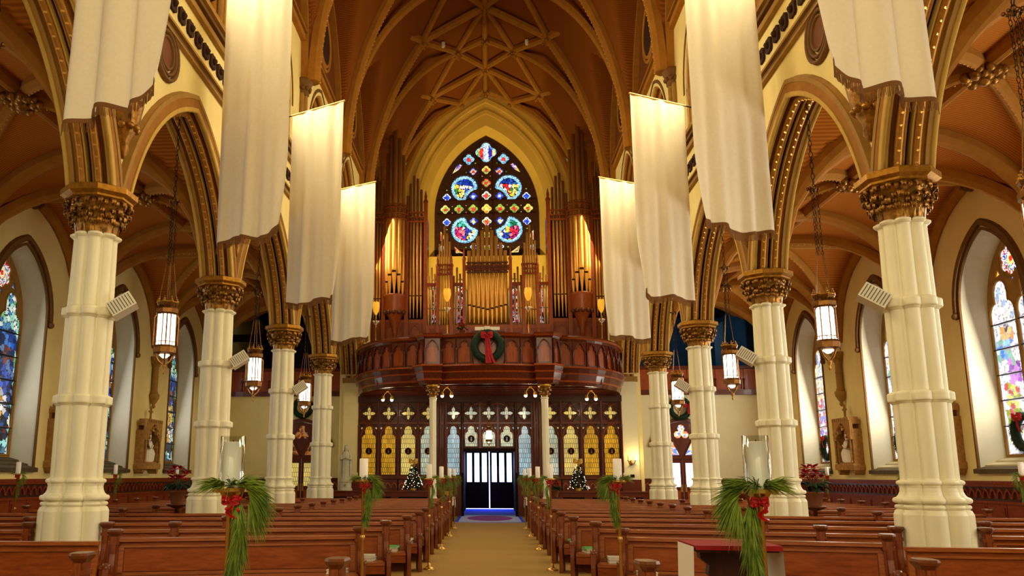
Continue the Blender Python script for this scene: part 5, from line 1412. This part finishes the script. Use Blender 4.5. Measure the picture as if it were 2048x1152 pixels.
def candle_stand(x, y, label, detail, zp=1.54, glass=False, mirror=1, rr=.05, group='candle stands'):
    t = thing('candle_stand', label, 'candle stand', (x, y, 0), group=group)
    MB().lathe([(.10, 0), (.10, .015), (.07, .03), (.03, .06), (.022, .12)], 14).build('foot', 'brass', t)
    MB().lathe([(.017, .1), (.017, zp-.09), (.026, zp-.08), (.017, zp-.06), (.03, zp-.04)], 10).build('pole', 'brass', t)
    MB().lathe([(.026, .86), (.03, .88), (.03, .90), (.026, .92)], 10).build('collar', 'brass', t)
    MB().lathe([(.02, zp-.05), (.05, zp-.04), (.055, zp-.028), (.092, zp-.026), (.096, zp-.022), (.096, zp-.004), (.09, zp)], 20, sharp=True).build('drip_pan', 'brass', t)
    MB().lathe([(rr, zp), (rr, zp+.235), (rr*.8, zp+.24), (rr*.3, zp+.225)], 18).build('candle', 'wax', t)
    MB().tube([(0, 0, zp+.22), (.003, 0, zp+.25)], .003, 4).build('wick', 'iron', t)
    if glass:
        g = MB(); g.lathe([(rr+.018, zp), (rr+.018, zp+.27), (rr+.014, zp+.27), (rr+.014, zp+.005)], 24, cap=False); g.build('glass_sleeve', 'clear_glass', t)
    rnd = random.Random(int(x*100+y*10))
    ga = MB(); k = detail
    # sprays round the pan, one long tail hanging down on one side
    for i in range(8 if detail > .5 else 5):
        a = 2*pi*i/8+.3; needles(ga, (.055*cos(a), .055*sin(a), zp+.015), (cos(a), sin(a), .28), int(34*k), .15, .5, .0030, rnd)
    for i in range(7 if detail > .5 else 4):
        q = i/6 if detail > .5 else i/3
        px = mirror*(.085+.045*sin(q*2.2)); needles(ga, (px, -.05, zp+.01-.10*q), (mirror*(.9-.6*q), -.2, .1-q), int(40*k), .17, .45, .0030, rnd)
    L = .44 if detail > .5 else .42
    for i in range(int(20 if detail > .5 else 6)):
        q = i/(19 if detail > .5 else 5); needles(ga, (mirror*(.05+.02*sin(q*4)), -.03, zp-.06-L*.78*q), (mirror*.25*sin(i*1.7), -.15+.2*cos(i*2.1), -1), int(40*k), .13 if detail > .5 else .17, .36, .0030, rnd)
    o = ga.build('pine_garland', 'green', t)
    MB().tube([(mirror*.09, -.05, zp), (mirror*.05, -.04, zp-.12), (mirror*.05, -.03, zp-.34)], .006, 5).build('garland_stem', 'stem', t)
    bow(t, (mirror*.02, -.06, zp-.07), .045, 'red', .09)
    be = MB()
    for i in range(6): be.ball((mirror*.03+rnd.uniform(-.05, .05), -.075, zp-.08+rnd.uniform(-.04, .04)), .010, 6, 4)
    be.build('berries', 'berry', t)
for s in (-1, 1):
    candle_stand(s*1.385, 4.5, 'glass sleeved candle on a brass stand before the front pew %s' % SIDE[s], 1.6, 1.535, True, -s)
    for i, (y, xx) in enumerate(((9.86, 1.465), (15.0, 1.06), (19.0, 1.07), (23.0, 1.08), (26.25, 1.08))):
        candle_stand(s*xx, y, 'pillar candle on centre aisle brass stand, %s from the altar %s' % (ORD[i], SIDE[s]), .5 if i else .9, 1.55, False, -s)
    for i, (y, yl) in enumerate(((16.6, 17.4), (21.1, 22.1), (25.8, 26.6))):
        candle_stand(s*9.95, yl if s < 0 else y, 'pillar candle on brass stand by the aisle wall, %s from altar %s' % (ORD[i], SIDE[s]), .5, 1.62, False, -s)
# ================================================================== red covered stand near the visitor
def red_stand():
    t = thing('pedestal_table', 'small dark carved pedestal table with a red cloth and white side drape', 'table', (1.36, 5.05, 0))
    MB().box(-.22, .22, -.2, .2, 1.185, 1.21).build('top', 'wood_dark', t)
    m = MB(); m.box(-.235, .235, -.215, .215, 1.212, 1.222); m.build('red_cloth', 'red_cloth', t)
    m = MB(); m.rings([[(-.235, -.217, 1.222), (.235, -.217, 1.222)], [(-.235, -.22, 1.20), (.235, -.22, 1.195)]], closed=False, cap=False); m.build('cloth_edge', 'red_cloth', t)
    for sx in (-1, 1):
        m = MB(); m.rings([[(sx*.24, y, 1.215) for y in (-.2, 0, .2)], [(sx*.25, y, .9) for y in (-.19, -.02, .2)], [(sx*.235, y, .45) for y in (-.17, .01, .19)]], closed=False, cap=False, smooth=True); m.build('white_drape', 'white', t)
    MB().box(-.075, .075, -.06, .06, .12, 1.0).build('post', 'wood_dark', t)
    for sx in (-1, 1):
        MB().prism([(.0, 1.18), (.17, 1.18), (.17, 1.14), (.12, 1.10), (.13, 1.05), (.09, 1.02), (.10, .97), (.06, .95), (0, .9)], lambda u, v, w: (sx*u, w, v), -.04, .04).build('bracket', 'wood_dark', t)
    MB().box(-.2, .2, -.16, .16, 0, .12).build('foot', 'wood_dark', t); MB().lathe([(.09, .12), (.11, .16), (.08, .2)], 8).build('collar', 'wood_dark', t)
red_stand()
# ================================================================== stations of the cross
def drape_figure(parent, name, m, pts, folds=7, seed=1):
    """one continuous draped body: pts = (x, y, z, rx, ry) from hem to crown"""
    mb = MB(); n = 28; rs = []
    for i, (x, y, z, rx, ry) in enumerate(pts):
        q = max(0, 1-i/(len(pts)*.7)); rs.append([(x+rx*(1+.10*q*cos(folds*2*pi*k/n+seed+i*.12))*cos(2*pi*k/n), y+ry*(1+.10*q*cos(folds*2*pi*k/n+seed+i*.12))*sin(2*pi*k/n), z) for k in range(n)])
    mb.rings(rs); return mb.build(name, m, parent)
def station(s, k):
    t = thing('station_relief', 'gothic wall relief with white figure, %s from the side door %s' % (ORD[3-k], SIDE[s]), 'relief', (s*NX, YK(k)-.35, 0), group='stations of the cross')
    # local: x towards the nave
    fn = lambda u, v, w: (-s*w, u, v)
    def P(nm, poly, w0, w1, m='relief'): return MB().prism(poly, fn, w0, w1).build(nm, m, t)
    P('back_slab', [(-.62, 1.95), (.62, 1.95), (.62, 3.25), (-.62, 3.25)], 0, .06)
    P('base', [(-.72, 1.78), (.72, 1.78), (.72, 1.92), (.66, 1.98), (-.66, 1.98), (-.72, 1.92)], 0, .36)
    P('lower_panel', [(-.6, 1.90), (.6, 1.90), (.6, 2.02), (-.6, 2.02)], 0, .30)
    for q in (-.58, .58):
        P('foot', [(q-.1, 1.78), (q+.1, 1.78), (q+.06, 1.68), (q+.0, 1.63), (q-.06, 1.68)], 0, .30)
        P('pilaster', [(q-.09, 1.98), (q+.09, 1.98), (q+.09, 3.05), (q-.09, 3.05)], 0, .30)
        MB().lathe([(.05, 2.0), (.035, 2.08), (.035, 2.8), (.06, 2.88), (.06, 2.94)], 8, (-s*.34, q, 0)).build('colonnette', 'relief', t)
    MB().plate([(-.66, 2.72), (.66, 2.72), (.66, 3.32), (-.66, 3.32)], [foil(3, .22, .24, 0, 2.80, 6)], fn, .26, .36).build('canopy', 'relief', t)
    P('canopy_roof', [(-.66, 3.2), (.66, 3.2), (.66, 3.32), (-.66, 3.32)], 0, .27)
    for j in range(9): y = -.60+j*.15; MB().box(*sorted((-s*.08, -s*.38)), y-.045, y+.045, 3.32, 3.42).build('merlon', 'relief', t)
    m = MB()
    for j in range(9):
        a = pi*j/8; m.ball((-s*.37, .40*cos(a), 2.80+.36*sin(a)), .05, 5, 4)
    m.build('crockets', 'relief', t)
    m = MB(); m.box(*sorted((-s*.16, -s*.22)), -.025, .025, 3.4, 3.86); m.box(*sorted((-s*.16, -s*.22)), -.12, .12, 3.66, 3.72); m.lathe([(.07, 3.36), (.05, 3.44), (.02, 3.5)], 8, (-s*.19, 0, 0)); m.build('cross', 'relief', t)
    fg = [(-s*.18, .0, 2.02, .13, .27), (-s*.18, .03, 2.15, .12, .24), (-s*.18, .05, 2.35, .12, .20), (-s*.19, .04, 2.52, .11, .19), (-s*.19, .0, 2.66, .10, .16), (-s*.20, -.03, 2.74, .06, .08), (-s*.21, -.05, 2.80, .07, .075), (-s*.21, -.06, 2.88, .075, .085), (-s*.21, -.05, 2.95, .05, .055), (-s*.21, -.05, 2.98, .01, .01)]
    drape_figure(t, 'figure', 'plaster', fg, 6, k)
    MB().tube([(-s*.25, -.12, 2.60), (-s*.31, -.20, 2.46), (-s*.33, -.06, 2.50), (-s*.33, .04, 2.56)], [.05, .045, .035, .025], 7).build('arm', 'plaster', t)
    MB().tube([(-s*.24, .20, 2.05), (-s*.26, .26, 2.3), (-s*.25, .2, 2.48)], [.07, .06, .02], 7).build('second_fold', 'plaster', t)
for s in (-1, 1):
    for k in (2, 3): station(s, k)
# ================================================================== wreaths
def wreath(name, label, loc, R, face, bowc=None, ribbon=.0, group=None, m='green_dark', bow_off=None):
    """face: rotation about Z of the wreath whose front looks along -Y"""
    t = thing(name, label, 'wreath', loc, face, group)
    MB().tube([(R*cos(a), 0, R*sin(a)) for a in [2*pi*j/20 for j in range(20)]], R*.29, 8, loop=True).build('ring', m, t)
    mb = MB(); rnd = random.Random(int(loc[0]*10+loc[1]))
    for j in range(44):
        a = 2*pi*j/44
        for b in (-.9, 0, .9): needles(mb, (R*(1+.18*sin(b))*cos(a), -R*.18*cos(b), R*(1+.18*sin(b))*sin(a)), (cos(a+1.2)+sin(b)*cos(a), -.5, sin(a+1.2)+sin(b)*sin(a)), 7, R*.34, .7, R*.012, rnd)
    mb.build('pine_needles', m, t)
    if bowc is not None:
        bow(t, bowc, R*.42, 'red', max(ribbon, R*.9))
        if ribbon: MB().rings([[(x-.09+.02*z, -R*.34, bowc[2]-ribbon*z), (x+.09-.0*z, -R*.34, bowc[2]-ribbon*z)] for z, x in ((0, 0), (.3, .01), (.6, -.005), (1, .0))], closed=False, cap=False).build('ribbon', 'red', t)
    return t
wreath('pine_wreath', 'large pine wreath with long red ribbon on the middle of the gallery front', (-.02, 28.36, 5.95), .45, 0, (-.02, -.18, .34), .95)
wreath('pine_wreath', 'pine wreath with red bow above the side door on the sconce side', (7.80, 34.85, 4.30), .38, 0, (.28, -.14, .10), 0)
wreath('pine_wreath', 'dark pine wreath above the side door on the statue side', (-7.80, 34.85, 4.38), .36, 0)
for k in (1, 2, 3):
    wreath('pine_wreath', 'pine wreath with red bow in the %s stained glass window from the aisle end door' % ORD[3-k], (12.0, YK(k+.5)+.02, 2.58), .36, pi/2*3, (0, -.14, .32), 0, group='window wreaths')
# ================================================================== Christmas trees, poinsettias
def tree(x, y, z, label, h=.95):
    t = thing('christmas_tree', label, 'christmas tree', (x, y, z))
    MB().lathe([(.03, 0), (.02, h)], 6).build('trunk', 'stem', t)
    MB().lathe([(.1, 0), (.12, .1), (.1, .12)], 10).build('stand', 'gold_bow', t)
    mb = MB(); rnd = random.Random(int(x*10)); li = MB()
    for i in range(120):
        q = rnd.random()**.7; zz = h*(1-q*.92); a = rnd.uniform(0, 6.28); r = .30*q*(h/.95)+.03
        needles(mb, (r*.7*cos(a), r*.7*sin(a), zz), (cos(a), sin(a), .1), 22, .13, .8, .005, rnd)
        mb.tube([(0, 0, zz+.04), (r*.95*cos(a), r*.95*sin(a), zz-.02)], .006, 3)
    mb.build('branches', 'green_dark', t)
    for i in range(90):
        q = rnd.random()**.6; a = rnd.uniform(0, 6.28); r = (.36*q+.04)*(h/.95); li.ball((r*cos(a), r*sin(a), h*(1-q*.95)), .009, 5, 3)
    o = li.build('fairy_lights', 'fairy_light', t); o['kind'] = 'stuff'
    bow(t, (0, -.05, h+.08), .16, 'gold_bow', .3)
tree(-2.88, 32.2, 1.03, 'small lit Christmas tree with gold bow on the counter next to the statue', 1.0)
tree(3.32, 32.2, 1.03, 'small lit Christmas tree with gold bow on the counter near the wall sconce', 1.0)
def poinsettia(x, y, z, label, r=.32, col='leaf_red', potm='terracotta'):
    t = thing('poinsettia', label, 'plant', (x, y, z), group='poinsettias')
    MB().lathe([(r*.36, 0), (r*.5, r*.7), (r*.54, r*.72), (r*.5, r*.78)], 12).build('pot', potm, t)
    rd = MB(); gn = MB(); rnd = random.Random(int(x*31+y*7))
    def leaf(mb, c, d, l, w):
        d = Vector(d).normalized(); sd = d.cross(Vector((0, 0, 1))).normalized()*w; c = Vector(c)
        mb.add([c, c+d*l*.45+sd, c+d*l+Vector((0, 0, -.15*l)), c+d*l*.45-sd, c+d*l*.5+Vector((0, 0, .08*l))], [(0, 1, 4), (1, 2, 4), (2, 3, 4), (3, 0, 4)])
    for i in range(26):
        a = rnd.uniform(0, 6.28); e = rnd.uniform(-.3, .5); leaf(gn, (r*.3*cos(a), r*.3*sin(a), r*1.2), (cos(a), sin(a), e-.2), r*.9, r*.2)
    for i in range(7):
        a = i*.9; q = r*.5 if i else 0; c = (q*cos(a), q*sin(a), r*(1.55+.28*(i % 3)))
        for j in range(8):
            b = j*pi/4+i; leaf(rd, c, (cos(b), sin(b), .75-.7*(j % 2)), r*.52, r*.15)
    rd.build('red_bracts', col, t); gn.build('leaves', 'green_dark', t)
    m = MB()
    for i in range(5): a = i*1.256; m.tube([(0, 0, r*.7), (r*.3*cos(a), r*.3*sin(a), r*1.7)], .01, 4)
    m.build('stems', 'stem', t)
poinsettia(-6.55, 17.6, 1.0, 'dark red poinsettia behind the column on a stand %s' % SIDE[-1], .34)
poinsettia(6.55, 17.75, 1.0, 'bright red poinsettia behind the column on a stand %s' % SIDE[1], .36)
for x in (-6.55, 6.55):
    t = thing('plant_stand', 'round wood plant stand under a poinsettia behind a column %s' % SIDE[-1 if x < 0 else 1], 'stand', (x, 17.6 if x < 0 else 17.75, 0))
    MB().lathe([(.2, 0), (.2, .04), (.05, .08), (.04, .9), (.2, .96), (.2, 1.0)], 14).build('pillar', 'wood_dark', t); MB().lathe([(.21, .97), (.22, .985), (.21, 1.0)], 14).build('rim', 'wood_red', t)
poinsettia(-1.72, 29.6, .95, 'poinsettia on the small table beside the slim column on the statue side', .26)
poinsettia(1.62, 29.6, .95, 'poinsettia on the small table beside the slim column on the sconce side', .28)
poinsettia(2.3, 30.2, .85, 'poinsettia on a stand between the slim column and the counter', .28)
poinsettia(-.90, 29.05, 6.46, 'dark poinsettia in a pot on the gallery rail beside the music desk', .2)
for x, y, z, lab in ((-1.72, 29.6, .95, 'statue side'), (1.62, 29.6, .95, 'sconce side')):
    t = thing('flower_table', 'narrow wood flower table beside the slim column on the %s' % lab, 'table', (x, y, 0))
    MB().box(-.24, .24, -.2, .2, z-.04, z).build('top', 'wood_red', t)
    for a in (-1, 1):
        for b in (-1, 1): MB().box(a*.2-.02, a*.2+.02, b*.16-.02, b*.16+.02, 0, z-.04).build('leg', 'wood_red', t)
t = thing('plant_stand', 'square plant stand between the slim column and the counter', 'stand', (2.3, 30.2, 0))
MB().box(-.16, .16, -.16, .16, .8, .85).build('top', 'wood_dark', t); MB().box(-.05, .05, -.05, .05, .04, .8).build('post', 'wood_dark', t); MB().box(-.15, .15, -.15, .15, 0, .04).build('foot', 'wood_dark', t)
# ================================================================== counters, statue, tables at the back
def counter(x0, x1, y, label):
    t = thing('counter', label, 'cabinet', ((x0+x1)/2, y, 0)); h = (x1-x0)/2
    MB().box(-h, h, -.3, .3, .96, 1.02).build('top', 'wood_red', t); MB().box(-h+.04, h-.04, -.2, .28, 0, .96).build('body', 'wood_dark', t)
    n = max(2, round((x1-x0)/1.3)); w = (2*h-.08)/n
    for i in range(n):
        a = -h+.04+i*w; MB().plate([(a, .02), (a+w, .02), (a+w, .95), (a, .95)], [[(a+.14, .2), (a+w-.14, .2), (a+w-.14, .8), (a+.14, .8)]], lambda u, v, q: (u, -q, v), .2, .27).build('panel_frame', 'wood_red', t)
        MB().box(a+.14, a+w-.14, -.205, -.195, .2, .8).build('inset', 'wood_black', t)
counter(-6.35, -2.15, 32.3, 'long dark wood counter under the statue'); counter(2.55, 5.85, 32.3, 'long dark wood counter under the wall sconce')
def statue():
    t = thing('statue', 'pale stone veiled figure in long robes on a carved pedestal', 'statue', (-5.46, 32.2, 1.02))
    MB().lathe([(.26, 0), (.26, .06), (.22, .09), (.22, .30), (.26, .33), (.26, .38), (.2, .40)], 8, smooth=False, ph=pi/8).build('pedestal', 'statue', t)
    m = MB()
    for i in range(4): m.ball((.0, -.21, .2), .05, 6, 4)
    m.build('pedestal_carving', 'statue', t)
    Z = .40
    pts = [(0, 0, Z, .19, .15), (0, 0, Z+.10, .175, .14), (0, 0, Z+.35, .165, .13), (0, .0, Z+.60, .165, .13), (0, 0, Z+.80, .175, .135), (0, .0, Z+.95, .165, .12), (0, 0, Z+1.03, .13, .10), (0, .0, Z+1.08, .06, .065), (0, -.01, Z+1.12, .06, .065), (0, -.02, Z+1.17, .072, .08), (0, -.02, Z+1.22, .07, .08), (0, -.015, Z+1.27, .05, .055), (0, -.01, Z+1.295, .012, .012)]
    drape_figure(t, 'body', 'statue', pts, 9, 2)
    m = MB()  # veil and mantle: open shell hanging from the head down both sides
    rs = []
    for z, r, yb in ((1.31, .03, 0), (1.27, .085, 0), (1.18, .10, .01), (1.08, .12, .02), (.95, .21, .03), (.7, .225, .03), (.4, .22, .03), (.12, .22, .03)):
        rs.append([(r*sin(a)*(1+.03*sin(9*a)), yb+r*.8*cos(a)+.0, Z+z) for a in [-2.35+4.7*j/18 for j in range(19)]])
    m.rings(rs, closed=False, cap=False, smooth=True); m.build('mantle', 'statue', t)
    for sg in (-1, 1): MB().tube([(sg*.15, -.02, Z+.93), (sg*.19, -.10, Z+.76), (sg*.07, -.17, Z+.80), (sg*.01, -.18, Z+.83)], [.055, .05, .036, .022], 8).build('arm', 'statue', t)
    m = MB(); m.ball((0, -.105, Z+1.185), .014, 6, 4, (1, 1.2, 1.6)); m.ball((-.025, -.092, Z+1.205), .009, 5, 3); m.ball((.025, -.092, Z+1.205), .009, 5, 3); m.ball((0, -.093, Z+1.152), .012, 6, 3, (1.6, .6, .5)); m.build('face', 'statue', t)
statue()
def cloth_table(s):
    t = thing('cloth_table', 'small table with a hanging white cloth by the doorway on the %s' % ('statue side' if s < 0 else 'sconce side'), 'table', (s*1.49, 30.6, 0))
    MB().box(-.24, .24, -.3, .3, .80, .83).build('top', 'wood_dark', t)
    for a in (-1, 1):
        for b in (-1, 1): MB().box(a*.2-.02, a*.2+.02, b*.26-.02, b*.26+.02, 0, .8).build('leg', 'wood_dark', t)
    m = MB(); m.box(-.25, .25, -.31, .31, .832, .838)
    n = 40; rs = []
    per = [(-.25, -.31), (.25, -.31), (.25, .31), (-.25, .31)]
    def pt(q):
        k = int(q*4) % 4; f = q*4-int(q*4); a, b = per[k], per[(k+1) % 4]; return a[0]+(b[0]-a[0])*f, a[1]+(b[1]-a[1])*f
    for z, o in ((.835, 0), (.7, .015), (.52, .035)):
        rs.append([(pt(j/n)[0]*(1+o*2+o*sin(j*1.9)), pt(j/n)[1]*(1+o*2+o*sin(j*1.9)), z+(.05*sin(j*.8) if z < .6 else 0)) for j in range(n)])
    m.rings(rs, cap=False, smooth=True); m.build('cloth', 'white', t)
for s in (-1, 1): cloth_table(s)
t = thing('basket', 'woven basket with a tall hoop handle on the cloth table by the doorway', 'basket', (1.47, 30.5, .84))
MB().lathe([(.13, 0), (.17, .12), (.2, .2), (.21, .21), (.18, .2), (.12, .02)], 16).build('bowl', 'basket', t)
MB().tube([(.19*cos(a), 0, .2+.28*sin(a)) for a in [pi*j/14 for j in range(15)]], .012, 6).build('handle', 'basket', t)
t = thing('carton', 'brown cardboard carton on the cloth table by the doorway', 'box', (-1.5, 30.6, .84))
MB().box(-.16, .16, -.18, .18, 0, .2).build('body', 'basket', t)
for a in (-1, 1): MB().cbox((a*.2, 0, .215), (.1, .36, .006)).build('flap', 'basket', t)
t = thing('wall_sconce', 'brass wall sconce with two glowing candle lamps on the white pier', 'sconce', (5.58, 33.80, 2.1))
MB().lathe([(.01, -.12), (.06, -.08), (.04, .0), (.06, .06), (.01, .1)], 10).build('back_plate', 'gilt_dark', t)
for sg in (-1, 1):
    MB().tube([(0, 0, -.03), (sg*.08, -.1, -.06), (sg*.14, -.12, .06)], .014, 6).build('arm', 'gilt_dark', t)
    MB().lathe([(.02, .05), (.05, .08), (.02, .09)], 10, (sg*.14, -.12, 0)).build('cup', 'gilt_dark', t)
    MB().lathe([(.025, .09), (.025, .24), (.01, .26)], 10, (sg*.14, -.12, 0)).build('candle_lamp', 'lamp_glow' if sg > 0 else 'shade_gold', t)
point('sconce_light', (5.75, 33.5, 2.35), 16, (1, .75, .35), .05)
t = thing('wall_plaque', 'small black plaque on the white pier below the sconce', 'plaque', (5.60, 33.79, 1.58)); MB().box(-.08, .08, -.01, .01, -.06, .06).build('plate', 'iron', t); MB().box(-.06, .06, -.014, -.01, -.04, .04).build('face', 'wood_black', t)
# ================================================================== gallery fittings
def torch(s, x, y, z0, zt, where):
    t = thing('torch_lamp', 'gilt torch lamp with yellow shade on the gallery %s' % where, 'lamp', (s*x, y, z0), group='gallery torch lamps')
    h = zt-z0
    MB().lathe([(.09, 0), (.07, .04), (.02, .08), (.016, h*.45), (.05, h*.47), (.016, h*.5), (.016, h*.62), (.045, h*.64), (.02, h*.68), (.03, h*.72)], 10).build('stem', 'gilt', t)
    m = MB()
    for i in range(6):
        a = i*pi/3; b = MB(); b.rings([[(r*cos(a+d)*1.0, r*sin(a+d), z) for d in (-.45, 0, .45)] for r, z in ((.03, h*.72), (.11, h*.80), (.14, h*.90), (.12, h*1.0))], closed=False, cap=False, smooth=True); b.build('petal_shade', 'shade_gold', t)
    m = MB()
    for i in range(5): a = i*1.256; m.ball((.1*cos(a), .1*sin(a), h*.58), .035, 6, 4); m.tube([(0, 0, h*.5), (.1*cos(a), .1*sin(a), h*.56)], .008, 4)
    m.build('ornament', 'white_plastic', t)
for s in (-1, 1):
    torch(s, 1.44, 29.2, 6.46, 8.15, 'near the wreath %s' % SIDE[s]); torch(s, 4.42, 32.3, 6.46, 8.35, 'rail end %s' % SIDE[s])
t = thing('music_desk', 'dark music desk with open white scores above the gallery wreath', 'desk', (0, 29.0, 6.46))
MB().box(-.62, .62, -.15, .25, 0, .10).build('desk', 'wood_dark', t)
for x in (-.62, .62): MB().box(x-.04, x+.04, -.16, .26, 0, .22).build('cheek', 'organ_wood', t)
for x0, x1 in ((-.46, -.12), (-.12, .08), (.08, .42)): MB().cbox(((x0+x1)/2, -.08, .19+.02*(x0 == -.12)), (x1-x0-.01, .02, .13), 0, -.25).build('score', 'book_white', t)
def track(x, y, z, label):
    t = thing('track_light', label, 'spotlight', (x, y, z), group='gallery spotlights')
    MB().lathe([(.05, .26), (.05, .30)], 10).build('mount', 'gold_bow', t)
    for sg in (-1, 1):
        MB().tube([(0, 0, .27), (sg*.1, 0, .2), (sg*.16, 0, .08)], .014, 6).build('arm', 'gold_bow', t)
        MB().lathe([(.035, .12), (.05, .08), (.075, -.02)], 10, (sg*.17, 0, 0)).build('head', 'gold_bow', t)
        MB().ball((sg*.17, -.02, -.04), .058, 10, 6).build('bulb', 'lamp_glow', t)
    point('spotlight_lamp', (x, y-.1, z-.2), 26, (1, .82, .5), .12)
for s in (-1, 1):
    track(s*3.84, 31.65, 4.445, 'twin spotlight with glowing bulbs under the outer sweep of the gallery %s' % SIDE[s]); track(s*1.5, 30.15, 4.445, 'twin spotlight with glowing bulbs next to the slim column %s' % SIDE[s])
